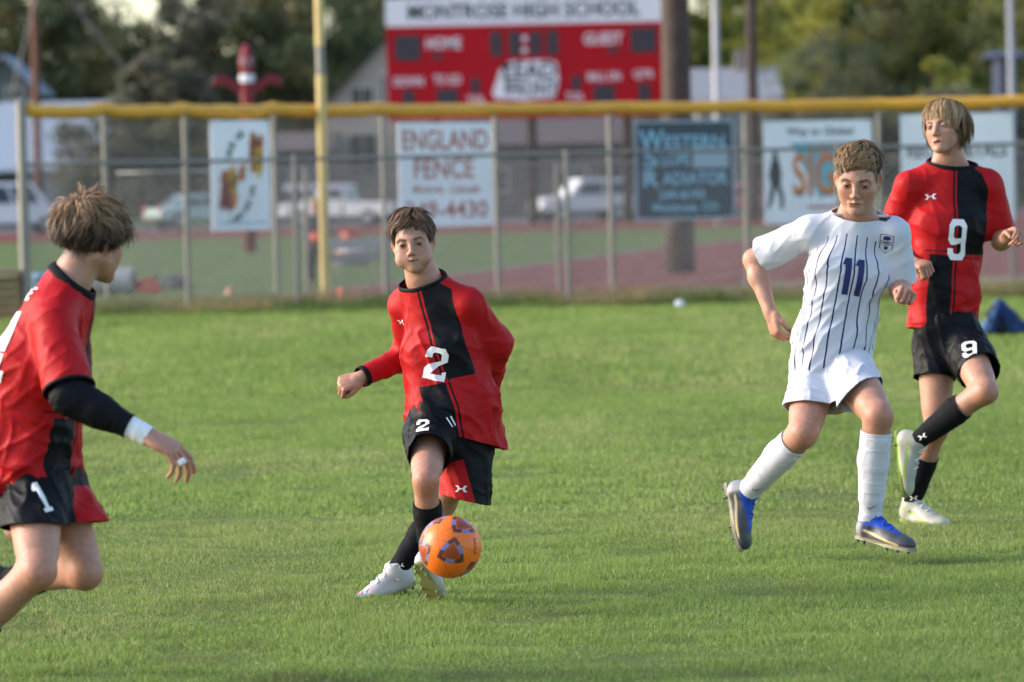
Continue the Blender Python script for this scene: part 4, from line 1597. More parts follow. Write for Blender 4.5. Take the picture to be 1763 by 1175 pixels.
M_TAN = mat('tan_stucco', (.40, .33, .275), .9, .1, .8)
M_TAN2 = mat('grey_tan_wall', (.15, .125, .108), .9, .12, .8)
M_ROOFB = mat('brown_shingle', (.095, .078, .075), .9, .2, 2)
M_ROOFG = mat('dark_shingle', (.06, .055, .055), .9, .2, 2)
M_METALR = mat('pale_metal_roof', (.29, .33, .385), .5, .06, .5)
M_GREYW = mat('grey_siding', (.11, .115, .12), .9, .1, 1)
M_DARKD = mat('dark_doorway', (.03, .03, .032), .8, .1)
house('tan gabled house with dark roof edge behind the scoreboard', 222, 566, 860, 178, 28, M_TAN, M_ROOFG, 'front', 9, 712, wins=((603, 150, 643, 182), (655, 128, 667, 180), (600, 230, 650, 300)), doors=((690, 260, 730, 372, M_DARKD),))
house('long low brown-roofed house behind the scoreboard posts', 214, 800, 1100, 248, 196, M_TAN2, M_ROOFB, 'side', 9, wins=((840, 290, 875, 330), (960, 290, 1010, 325)), doors=((1040, 290, 1065, 372, M_DARKD),))
house('long shed with pale metal roof beside the reddish pole', 216, -60, 168, 288, 178, M_GREYW, M_METALR, 'side', 10, doors=((-20, 295, 38, 372, M_DARKD), (70, 300, 130, 372, mat('steel_door', (.22, .22, .23), .6, .1))), name='shed')
house('small grey house with pale gable trim among the dark trees', 250, -40, 62, 150, 98, M_GREYW, M_METALR, 'front', 8, 12, wins=((10, 150, 40, 175),))
house('pale grey house with chimney under the yellow-green trees', 245, 1205, 1338, 172, 118, mat('pale_siding', (.24, .24, .25), .9, .08), mat('pale_grey_roof', (.22, .225, .245), .8, .08), 'side', 9, chimney=(1285, 112), wins=((1225, 190, 1250, 230),))
house('small dark blue shed by the white pole', 205, 1728, 1752, 100, 92, mat('blue_shed', (.02, .028, .06), .7, .1), mat('blue_grey_roof', (.05, .06, .10), .7, .1), 'side', 4, name='shed', doors=((1735, 290, 1746, 372, M_DARKD),))
house('low grey garage behind the flame sign', 218, 372, 560, 262, 232, M_GREYW, M_ROOFB, 'side', 8, doors=((400, 290, 470, 372, mat('garage_door', (.16, .16, .17), .7, .1)),), wins=((500, 290, 535, 320),), name='garage')

# ------------------------------------------------------------------ vehicles
M_TYRE = mat('tyre_rubber', (.02, .02, .022), .8, .1)
M_RIM = mat('wheel_rim', (.35, .35, .37), .35, .05, metal=.7)
M_CGLASS = mat('car_glass', (.02, .025, .03), .08, .0, spec=.6)
M_LAMP = mat('lamp_glass', (.60, .60, .58), .2, .0)
M_TAIL = mat('tail_lamp', (.45, .02, .02), .3, .0)
M_BUMP = mat('bumper_plastic', (.08, .08, .085), .6, .05)
def vehicle(label, kind, loc, yaw, L, paint):
    """side profile extruded and tapered; local +X is the front"""
    root = empty(kind, loc, 0)
    tag(root, label, {'pickup_truck': 'truck', 'van': 'van'}.get(kind, 'car'))
    M = Matrix.Translation(loc) @ Matrix.Rotation(yaw, 4, 'Z')
    W = 1.85
    prof = {
        'pickup_truck': ([(-.5, .42), (-.5, .98), (-.12, 1.0), (-.10, 1.05), (.22, 1.08), (.46, .98), (.5, .80), (.5, .42)], [(-.11, 1.05), (-.08, 1.72), (.10, 1.74), (.22, 1.08)]),
        'suv': ([(-.5, .42), (-.5, 1.02), (.20, 1.06), (.46, .96), (.5, .78), (.5, .42)], [(-.49, 1.02), (-.44, 1.72), (.06, 1.76), (.21, 1.06)]),
        'van': ([(-.5, .40), (-.5, 1.15), (.33, 1.15), (.47, 1.0), (.5, .80), (.5, .40)], [(-.5, 1.15), (-.49, 2.05), (.20, 2.08), (.34, 1.15)]),
        'sedan': ([(-.5, .38), (-.5, .86), (-.3, .92), (.18, .92), (.45, .82), (.5, .66), (.5, .38)], [(-.34, .92), (-.2, 1.40), (.02, 1.43), (.20, .92)]),
    }[kind]
    def ext(pts, w0, w1, zt0, zt1):
        bm = bmesh.new()
        vs = []
        for sg in (-1, 1):
            vs.append([bm.verts.new(M @ Vector((x * L, sg * (w0 + (w1 - w0) * (z - zt0) / (zt1 - zt0)) / 2, z))) for x, z in pts])
        n = len(pts)
        bm.faces.new(vs[0]); bm.faces.new(list(reversed(vs[1])))
        for i in range(n):
            bm.faces.new((vs[0][(i + 1) % n], vs[0][i], vs[1][i], vs[1][(i + 1) % n]))
        bmesh.ops.recalc_face_normals(bm, faces=bm.faces)
        bmesh.ops.bevel(bm, geom=list(bm.edges), offset=.06, segments=2, affect='EDGES', profile=.6)
        return bm_to_mesh(bm, 'body', False)
    link('body', ext(prof[0], W, W * .97, .4, 1.05), paint, root)
    link('cabin', ext(prof[1], W * .95, W * .76, prof[1][0][1], prof[1][1][1]), paint, root)
    # side glass set into the cabin, windscreen
    cx = [p_[0] for p_ in prof[1]]; zb, ztp = prof[1][0][1], prof[1][1][1]
    for sg in (-1, 1):
        x0, x1 = cx[0] * L + .25, cx[3] * L - .28
        x0t, x1t = cx[1] * L + .18, cx[2] * L - .08
        nwin = 2 if kind != 'van' else 3
        for k in range(nwin):
            a, b_ = k / nwin + .02, (k + 1) / nwin - .02
            zl, zh = zb + .08, ztp - .14
            def pt(t, z):
                q = (z - zb) / (ztp - zb)
                x = (x0 + (x1 - x0) * t) * (1 - q) + (x0t + (x1t - x0t) * t) * q
                y = (W * .95 + (W * .76 - W * .95) * q) / 2 + .012
                return M @ Vector((x, sg * y, z))
            pts = [pt(a, zl), pt(b_, zl), pt(b_, zh), pt(a, zh)]
            if sg > 0: pts.reverse()
            mb = MB(); mb.poly(pts)
            mb.build('window', M_CGLASS, root)
    q0, q1 = .12, .86
    for (xa, xb, nm) in ((cx[3], cx[2], 'windscreen'), (cx[0], cx[1], 'rear_window')):
        pts = []
        for (q, sg) in ((q0, -1), (q0, 1), (q1, 1), (q1, -1)):
            x = (xa + (xb - xa) * q) * L + (.02 if nm == 'windscreen' else -.02)
            y = (W * .95 + (W * .76 - W * .95) * q) / 2 - .12
            pts.append(M @ Vector((x, sg * y, zb + (ztp - zb) * q)))
        if nm != 'windscreen': pts.reverse()
        mb = MB(); mb.poly(pts); mb.build(nm, M_CGLASS, root)
    for (x, y) in ((.31, 1), (.31, -1), (-.30, 1), (-.30, -1)):
        c = M @ Vector((x * L, y * (W / 2 - .08), .34))
        ax = M.to_3x3() @ Vector((0, y, 0))
        wo = MB().lathe(c, [(.24, -.12), (.34, -.10), (.345, 0), (.34, .09), (.24, .105)], 20, axis=ax).build('wheel', M_TYRE, root, smooth=True)
        MB().lathe(c, [(.22, .07), (.215, .108), (.06, .115)], 14, axis=ax).build('rim', M_RIM, wo)
    for sg in (-1, 1):
        MB().box(M @ Vector((.497 * L, sg * .66, .78)), (.06, .36, .16), M.to_3x3()).build('headlight', M_LAMP, root)
        MB().box(M @ Vector((-.498 * L, sg * .78, .86)), (.05, .16, .26), M.to_3x3()).build('tail_light', M_TAIL, root)
    for sg in (-1, 1):
        MB().box(M @ Vector((sg * .505 * L, 0, .48)), (.10, W * .96, .18), M.to_3x3()).build('bumper', M_BUMP, root)
    if kind == 'pickup_truck':
        MB().box(M @ Vector((-.31 * L, 0, .985)), (.34 * L, W * .80, .04), M.to_3x3()).build('bed_opening', M_BUMP, root)
    return root
M_WPAINT = mat('white_car_paint', (.66, .66, .68), .25, .03, 1, spec=.5)
vehicle('white sport utility vehicle parked before the brown-roofed house', 'suv', GP(1003, 188), math.pi + .35, 4.1, M_WPAINT)
vehicle('white van parked by the pale metal-roofed shed', 'van', GP(14, 186), .25, 4.6, M_WPAINT)
vehicle('white pickup truck parked behind the yellow foul pole', 'pickup_truck', GP(588, 188), math.pi - .3, 4.9, M_WPAINT)
vehicle('pale green car parked behind the flame sign', 'sedan', GP(345, 190), .5, 4.3, mat('pale_green_paint', (.36, .48, .45), .25, .03, 1))
vehicle('faded red car parked between the slate sign and the orange sign', 'sedan', GP(1290, 186), .4, 4.3, mat('faded_red_paint', (.50, .16, .16), .3, .05, 1))
# pale board on posts behind the foul pole
rr_ = empty('roadside_barrier', GP(545, 183))
tag(rr_, 'pale horizontal board on low posts before the white pickup truck', 'barrier')
c = P(545, 322, 183)
MB().box((c.x, 183, c.z), (115 / (FPX / 183), .08, .22)).build('board', M_SBW, rr_)
for px in (500, 590):
    q = GP(px, 183.06)
    MB().box((q.x, 183.1, (c.z + .1) / 2), (.1, .1, c.z - .1)).build('post', M_GALV, rr_)

# ------------------------------------------------------------------ trees
M_LEAF = attr_mat('leaves', rough=.7, spec=.12, trans=.5)
M_BARK = mat('bark', (.10, .075, .055), .9, .3, 3, bump=.4, bscale=20)
def tree(px, d, h, rx, label, cols, seed, z0=.25, leaf=.22, clumps=60, per=110, name='tree', bare=0.0, ry=None, sx=1.0):
    rng = np.random.default_rng(seed)
    b_ = GP(px, d)
    root = empty(name, b_)
    tag(root, label, 'tree' if name != 'bush' else 'bush')
    tr = max(.12, h * .022)
    ry = ry or rx
    mb = MB()
    top = b_ + Vector((rng.normal() * .3, 0, h * .62))
    trunk = [b_ + Vector((0, 0, -.1)), b_.lerp(top, .35) + Vector((rng.normal() * .15, 0, 0)), b_.lerp(top, .7), top]
    mb.tube(trunk, [tr * 1.25, tr, tr * .7, tr * .3], 9)
    cz = h * (1 + z0) / 2
    cr = h * (1 - z0) / 2
    C = []
    while len(C) < clumps:
        v = rng.normal(size=3)
        v /= np.linalg.norm(v)
        r = rng.random() ** .45
        C.append((v[0] * rx * r, v[1] * ry * r, cz + v[2] * cr * r * (1.0 if v[2] > 0 else .95)))
    C = np.array(C)
    for k in range(0, clumps, max(1, clumps // 14)):
        q = Vector(C[k]) + b_
        s_ = b_.lerp(top, min(.95, max(.3, (C[k][2] / h) * .8)))
        mid = s_.lerp(q, .5) + Vector((0, 0, -.15))
        mb.tube([s_, mid, q], [tr * .45, tr * .25, tr * .08], 6)
    mb.build('trunk', M_BARK, root, smooth=True)
    n = clumps * per
    ci = np.repeat(np.arange(clumps), per)
    cs = (.35 + .45 * rng.random(clumps)) * min(rx, cr) * .42
    off = rng.normal(size=(n, 3))
    off /= np.linalg.norm(off, axis=1)[:, None]
    off *= (rng.random(n) ** .4 * cs[ci])[:, None] * np.array((1.15, 1.15, .8))
    c = C[ci] + off
    a = rng.normal(size=(n, 3)); a /= np.linalg.norm(a, axis=1)[:, None]
    b2 = np.cross(a, rng.normal(size=(n, 3))); b2 /= np.linalg.norm(b2, axis=1)[:, None]
    sz = leaf * (.6 + .8 * rng.random(n))[:, None]
    V = np.stack([c - a * sz * .5, c + b2 * sz * .32, c + a * sz * .6, c - b2 * sz * .32], 1).reshape(-1, 3) + npv(b_)
    F = np.arange(n * 4).reshape(-1, 4)
    me = np_mesh('crown', V, F, smooth=False)
    cc = np.asarray(cols)
    t = rng.random((clumps, 1))
    base = cc[0] * (1 - t) + cc[1] * t
    if len(cc) > 2:
        m_ = (rng.random(clumps) < .3)[:, None]
        base = np.where(m_, base * .4 + cc[2] * .6, base)
    col = base[ci] * (.7 + .6 * rng.random(n))[:, None]
    set_col(me, np.repeat(col[:, None], 4, 1).reshape(-1, 3))
    link('crown', me, M_LEAF, root)
    return root
DK = [(.105, .130, .075), (.185, .205, .10), (.26, .21, .10)]
OL = [(.12, .145, .06), (.21, .23, .09), (.29, .25, .09)]
YG = [(.18, .205, .055), (.32, .33, .085), (.42, .37, .075)]
GB = [(.125, .125, .092), (.18, .172, .125), (.13, .14, .085)]
GG = [(.10, .115, .07), (.16, .17, .10), (.19, .17, .08)]
T_ = [
    (-30, 262, 15, 5.0, 'tall dark tree behind the small grey house', DK, .2),
    (60, 268, 17, 5.2, 'tall dark tree with rusty leaves behind the reddish pole', DK, .15),
    (165, 262, 17, 4.2, 'tall dark tree between the reddish pole and the gap of sky', DK, .15),
    (232, 275, 13, 3.2, 'dark tree beside the gap of sky', DK, .1),
    (345, 262, 15.5, 3.4, 'grey-brown thinning tree behind the totem', GB, .1),
    (290, 240, 9.6, 2.6, 'low grey-brown bare-looking tree below the gap of sky', GB, .05),
    (440, 268, 18, 4.0, 'dark olive tree behind the totem', OL, .1),
    (530, 262, 18, 3.6, 'dark olive tree behind the yellow foul pole', DK, .1),
    (625, 272, 19, 4.6, 'large dark tree behind the tan gabled house', DK, .1),
    (740, 285, 19, 4.6, 'dark tree hidden mostly by the scoreboard', DK, .15),
    (1050, 280, 17, 4.6, 'dark olive tree behind the GUEST end of the scoreboard', OL, .15),
    (1215, 285, 18, 3.6, 'yellow-green tree behind the slim grey pole', YG, .1),
    (1330, 300, 17, 4.4, 'yellow-green tree behind the dark utility pole', YG, .1),
    (1450, 292, 18, 4.6, 'broad yellow-green tree behind the grey-green shrub', YG, .1),
    (1560, 285, 17, 4.2, 'olive-green tree behind the fair-haired player', OL, .1),
    (1665, 290, 18, 4.6, 'broad yellow-olive tree beside the blue shed', YG, .1),
    (1790, 282, 18, 4.4, 'dark olive tree behind the blue shed', OL, .1),
]
for i, (px, d, h, rx, lab, cols, z0) in enumerate(T_):
    tree(px, d, h, rx, lab, cols, 100 + i, z0, leaf=.34, clumps=95, per=95)
for i, (px, d, h, rx, lab, cols) in enumerate([
    (1425, 232, 9.0, 4.0, 'rounded grey-green shrub above the orange sign', GG),
    (1625, 236, 7.8, 2.2, 'bright yellow-green bush behind the fair-haired player', YG),
    (210, 206, 5.6, 3.0, 'dull grey bush beside the pale metal-roofed shed', GB),
    (300, 208, 5.0, 2.2, 'dull olive bush between the pale shed and the flame sign', GG),
    (1150, 214, 5.6, 1.6, 'dull bush behind the slate sign', GG),
    (1390, 214, 5.2, 3.2, 'dull bush behind the orange sign', GB),
    (1540, 214, 5.2, 2.6, 'dull olive bush behind the metals sign', GG),
    (1650, 216, 5.6, 2.8, 'dull grey bush behind the metals sign', GB),
    (1760, 214, 5.2, 2.0, 'dull bush beside the blue shed', GG),
]):
    tree(px, d, h, rx, lab, cols, 300 + i, .02, leaf=.26, clumps=60, per=100, name='bush')
# a far wood closes the view between the trees
def far_wood(name, d, x0, x1, h, cols, seed, n, label):
    rng = np.random.default_rng(seed)
    x = x0 + (x1 - x0) * rng.random(n)
    prof = h * (.8 + .25 * vnoise(np.stack([x / 5, np.zeros(n), np.zeros(n)], 1), seed))
    z = prof * rng.random(n) ** .8
    y = d + rng.normal(size=n) * 1.5
    c = np.stack([x, y, z], 1)
    a = rng.normal(size=(n, 3)); a /= np.linalg.norm(a, axis=1)[:, None]
    b2 = np.cross(a, rng.normal(size=(n, 3))); b2 /= np.linalg.norm(b2, axis=1)[:, None]
    sz = .9 * (.6 + .8 * rng.random(n))[:, None]
    V = np.stack([c - a * sz * .5, c + b2 * sz * .35, c + a * sz * .6, c - b2 * sz * .35], 1).reshape(-1, 3)
    me = np_mesh(name, V, np.arange(n * 4).reshape(-1, 4), smooth=False)
    cc = np.asarray(cols)
    t = np.clip(.5 + .6 * vnoise(c / 3.0, seed), 0, 1)[:, None]
    col = (cc[0] * (1 - t) + cc[1] * t) * (.7 + .6 * rng.random(n))[:, None]
    set_col(me, np.repeat(col[:, None], 4, 1).reshape(-1, 3))
    return tag(link(name, me, M_LEAF), label, 'wood', kind='stuff')
far_wood('wood', 325, -60, -23.5, 12, DK, 61, 9000, 'far dark wood behind the small grey house')
far_wood('wood', 325, -21, 10, 17, DK, 62, 14000, 'far dark wood behind the scoreboard')
far_wood('wood', 332, -150, -58, 15, OL, 64, 16000, 'far olive wood beyond the pale metal-roofed shed')
far_wood('wood', 330, 10, 150, 17, OL, 63, 42000, 'far olive wood behind the yellow-green trees')

# ------------------------------------------------------------------ things lying about
def gz(px, d): return GP(px, d)
# ball
bc = P(775, 942, 16.1)
Rb = .110
def ball():
    bm = bmesh.new()
    bmesh.ops.create_icosphere(bm, subdivisions=6, radius=Rb)
    me = bpy.data.meshes.new('football')
    bm.to_mesh(me); bm.free()
    me.polygons.foreach_set('use_smooth', [True] * len(me.polygons))
    V = mesh_co(me)
    Nn = V / np.linalg.norm(V, axis=1)[:, None]
    fdir = nrm(npv(Vector((0, 0, CAM_H)) - bc))
    rt = nrm(np.cross((0, 0, 1), fdir)) * -1
    rt = np.array((1.0, 0, 0)); rt = nrm(rt - fdir * (rt @ fdir))
    up = np.cross(fdir, rt) * -1
    if up[2] < 0: up = -up
    def dirp(px, py):
        x, y = (px - 775) / 54.0, -(py - 942) / 54.0
        z = math.sqrt(max(0.02, 1 - x * x - y * y))
        return nrm(rt * x + up * y + fdir * z)
    blk = np.full(len(V), -1.0)
    c = np.tile(np.array((.86, .17, .015)), (len(V), 1))
    seams = []
    cs = [dirp(778, 952), dirp(797, 903), dirp(727, 950), dirp(812, 985), dirp(700, 900), dirp(745, 880)]
    cs += [-q for q in cs[:4]]
    for k, q in enumerate(cs):
        # soft triangle in the tangent plane
        e1 = nrm(rt - q * (rt @ q)); e2 = np.cross(q, e1)
        x, y = Nn @ e1, Nn @ e2
        f_ = Nn @ q > 0
        def tri(x, y, rad, ph):
            d = -9.0
            out = None
            for j in range(3):
                a = ph + j * 2 * math.pi / 3
                v = x * math.cos(a) + y * math.sin(a)
                out = v if out is None else np.maximum(out, v)
            rr = np.sqrt(x * x + y * y)
            return rad - (out * .6 + rr * .4)
        ph = .3 + k * .7
        t = tri(x, y, .345, ph)
        ti = tri(x, y, .235, ph)
        m_ = f_ & (t > 0)
        band = f_ & (t > 0) & (ti <= 0)
        ang = np.arctan2(y, x)
        seg = (np.sin(3 * (ang - ph) + math.pi / 2) < .1)
        c[band] = np.where(seg[band][:, None], np.array((.09, .04, .035)), np.array((.13, .19, .46)))
        inn = f_ & (ti > 0)
        c[inn] = np.array((.30, .055, .02))
        rim = f_ & (ti > 0) & (ti < .018)
        c[rim] = np.array((.75, .14, .02))
        soft = f_ & (t <= 0) & (t > -.02)
        c[soft] = c[soft] * .75
    # panel seams: great circles
    for q in (nrm((.3, .2, .9)), nrm((.9, -.3, .2)), nrm((-.4, .5, .6))):
        w_ = np.clip(1.6 - np.abs(Nn @ q) / .012, 0, 1)[:, None] * .35
        c = c * (1 - w_)
    me.materials.append(attr_mat('ball_skin', rough=.38, spec=.4))
    set_col(me, c)
    me.transform(Matrix.Translation(bc))
    o = bpy.data.objects.new('football', me)
    root = empty('ball', bc)
    tag(root, 'bright orange football with dark triangular patches in the air before number 2', 'ball')
    COL.objects.link(o)
    o.name = 'shell'
    o.parent = root
    o.matrix_basis = Matrix.Translation(-bc)
    # lettering wrapped on the shell
    v, fs = TXT['NCAA']
    mb = MB()
    ctr = dirp(818, 942)
    tu = nrm(up * -1 - ctr * ((up * -1) @ ctr)); tv = np.cross(tu, ctr) * -1
    tv = nrm(np.cross(ctr, tu))
    for a, b_ in v:
        d_ = nrm(ctr + tu * (a * .55) + tv * (b_ * .13))
        mb.v.append(tuple(npv(bc) + d_ * (Rb + .0008)))
    mb.f = fs
    mb.build('lettering', M_SBLACK, root)
ball()

def cone_marker(px, d, h, label, m):
    q = gz(px, d)
    root = empty('marker_cone', q)
    tag(root, label, 'cone')
    MB().lathe(q, [(h * .8, 0), (h * .8, h * .08), (h * .55, h * .12), (h * .2, h), (h * .12, h)], 16).build('cone', m, root, smooth=False)
M_CONE = mat('orange_plastic', (.72, .10, .035), .5, .08)
cone_marker(588, 60.5, .14, 'small orange cone on the red track behind the foul pole', M_CONE)
cone_marker(396, 64, .12, 'tiny faded pink cone on grass under the flame sign', mat('pink_plastic', (.55, .22, .17), .6, .1))

# gravel-grey roll, orange sack, dark heap seen through the fence on the left
q = gz(197, 66); r0 = .19
rl = empty('mat_roll', q); tag(rl, 'grey rolled mat lying on the grass beside the orange sack', 'roll')
MB().tube([q + Vector((-.30, .05, r0)), q + Vector((.28, -.05, r0))], r0, 20).build('roll', mat('grey_vinyl', (.28, .29, .32), .6, .1, 5), rl, smooth=False)
MB().lathe(q + Vector((.285, -.052, r0)), [(.13, 0), (.11, .012), (.04, .014)], 16, axis=(1, -.1, 0)).build('core', mat('dark_core', (.07, .07, .075), .8, .1), rl)
def lump(name, px, d, sz, m, label, cat, seed, parts=None):
    q = gz(px, d)
    bm = bmesh.new()
    bmesh.ops.create_icosphere(bm, subdivisions=4, radius=1)
    for v in bm.verts:
        n = mnoise(v.co * 1.3 + Vector((seed, 0, 0))) * .35 + mnoise(v.co * 3.1 + Vector((0, seed, 0))) * .14
        v.co = v.co * (1 + n)
        v.co.z = max(v.co.z, -.55)
        v.co = Vector((v.co.x * sz[0], v.co.y * sz[1], (v.co.z + .55) * sz[2])) + q
    me = bm_to_mesh(bm, name)
    root = empty(name, q)
    tag(root, label, cat)
    link('body' if cat == 'bag' else 'heap', me, m, root)
    return root, q
rt_, q = lump('ball_sack', 256, 66, (.185, .15, .15), mat('orange_fabric', (.62, .075, .04), .7, .15, 6), 'orange sack on the grass beside the grey roll', 'bag', 3)
MB().tube([q + Vector((.10, -.02, .20)), q + Vector((.14, -.02, .26)), q + Vector((.18, -.02, .22))], .02, 6).build('neck_cord', M_SBLACK, rt_)
lump('net_heap', 298, 69, (.24, .2, .13), mat('dark_netting', (.06, .065, .07), .9, .3, 12, bump=.5), 'dark heaped netting on the grass beside the orange sack', 'netting', 8)
lump('plastic_bag', 1170, 53.0, (.055, .045, .048), mat('white_plastic', (.70, .70, .72), .5, .05), 'crumpled white plastic bag at the foot of the fence', 'litter', 5)

# striped barrel
q = gz(604, 88); s_ = FPX / 88
br_ = empty('traffic_barrel', q); tag(br_, 'orange and white banded traffic barrel beyond the hurdles', 'barrel')
M_BARR = mat('faded_orange_plastic', (.48, .085, .05), .6, .15, 5)
hts = [(0, .12, M_BUMP, 'base'), (.12, .26, M_BARR, 'band'), (.26, .38, M_SBW, 'band'), (.38, .50, M_BARR, 'band'), (.50, .64, M_BARR, 'band')]
for (z0, z1, m_, nm) in hts:
    rr = .36 if nm == 'base' else .33 - z0 * .3
    MB().lathe(q, [(rr, z0), (rr - .015, z1)], 18).build(nm, m_, br_)
MB().box(q + Vector((0, 0, .67)), (.2, .05, .08)).build('handle', M_BARR, br_)
# two hurdles stacked before the barrel
for k, (px, d, w_, lab) in enumerate(((602, 74, .95, 'grey hurdle before the banded barrel, the one closer to the foul pole'), (628, 76, .95, 'grey hurdle before the banded barrel, the one farther from the foul pole'))):
    q = gz(px, d)
    hr = empty('hurdle', q); tag(hr, lab, 'hurdle', 'hurdles by the track')
    MB().box(q + Vector((0, 0, .55)), (w_, .03, .16)).build('bar', mat('hurdle_board', (.34, .33, .35), .7, .15, 4), hr)
    MB().box(q + Vector((0, .02, .33)), (w_ * .9, .03, .12)).build('lower_bar', mat('hurdle_grey', (.22, .21, .22), .7, .15, 4), hr)
    for sg in (-1, 1):
        MB().tube([q + Vector((sg * w_ * .42, .03, .02)), q + Vector((sg * w_ * .42, .03, .6))], .018, 8).build('upright', M_GALV, hr)
        MB().tube([q + Vector((sg * w_ * .42, .04, .02)), q + Vector((sg * w_ * .42, .5, .02))], .018, 8).build('foot', M_GALV, hr)

# backpack
q = gz(1726, 42.3); s_ = FPX / 43.2
bp_ = empty('backpack', q); tag(bp_, 'blue and black backpack lying on the turf', 'backpack')
f = Field(.008)
f.cone(q + Vector((-.12, 0, .07)), q + Vector((-.02, .02, .25)), .085, .07, .06)
f.cone(q + Vector((-.02, .02, .25)), q + Vector((.19, 0, .06)), .07, .07, .06)
f.cone(q + Vector((-.10, .02, .07)), q + Vector((.19, .02, .05)), .08, .07, .06)
V, F = f.mesh(2, .5)
V = wrinkle(V, F, .012, [((.3, 0, 1), .09, 1.0)], 3)
V[:, 2] = np.maximum(V[:, 2], q.z + .004)
me = np_mesh('body', V, F)
L = V - npv(q)
c = np.tile(np.array((.010, .032, .125)), (len(V), 1))
k_ = np.clip((L[:, 0] + .085 + L[:, 2] * -.25) / .012, 0, 1) * np.clip((.035 - L[:, 0] + .05 - L[:, 2] * .40) / .012, 0, 1)
c = c * (1 - k_[:, None]) + np.array((.014, .014, .018)) * k_[:, None]
k_ = np.clip((-.14 - L[:, 0] + L[:, 2] * .32) / .01, 0, 1)
c = c * (1 - k_[:, None]) + np.array((.06, .12, .27)) * k_[:, None]
k_ = np.clip((.05 - L[:, 2]) / .01, 0, 1)
c = c * (1 - k_[:, None]) + np.array((.014, .015, .025)) * k_[:, None]
set_col(me, c)
link('body', me, attr_mat('pack_fabric', rough=.75, spec=.2, weave=.3), bp_)
MB().tube([q + Vector((-.10, -.10, .10)), q + Vector((-.15, -.12, .22)), q + Vector((-.07, -.09, .30))], .014, 6).build('strap', M_SBLACK, bp_)
MB().box(q + Vector((.13, -.085, .16)), (.05, .02, .035)).build('buckle', M_SBLACK, bp_)

# wooden bench end and blue bin behind the near player
q = gz(6, 50.5)
bn = empty('wooden_bench', q); tag(bn, 'brown wooden slatted bench end behind the near player', 'bench')
M_WOODB = mat('weathered_wood', (.20, .125, .07), .8, .2, 6)
for k in range(5):
    MB().box(q + Vector((.0, 0, .14 + .09 * k)), (.42 - .0 * k, .05, .075), Matrix.Rotation(R(-4), 3, 'Y')).build('slat', M_WOODB, bn)
for sg in (-1, 1):
    MB().box(q + Vector((sg * .2, .06, .28)), (.06, .06, .58)).build('leg', mat('blue_black_paint', (.02, .035, .06), .6, .1), bn)
MB().box(q + Vector((0, .02, .60)), (.5, .25, .05)).build('top_board', mat('pinkish_wood', (.30, .18, .14), .8, .2), bn)
q = gz(75, 57.5)
bi = empty('blue_bin', q); tag(bi, 'blue plastic bin beside the corner post', 'bin')
M_BIN = mat('blue_plastic', (.045, .13, .26), .5, .1)
MB().lathe(q, [(.11, 0), (.13, .38), (.14, .39), (.14, .42)], 18).build('tub', M_BIN, bi)
MB().lathe(q, [(.143, .422), (.12, .46), (.03, .47)], 18).build('lid', mat('pale_blue_plastic', (.12, .28, .46), .5, .1), bi)

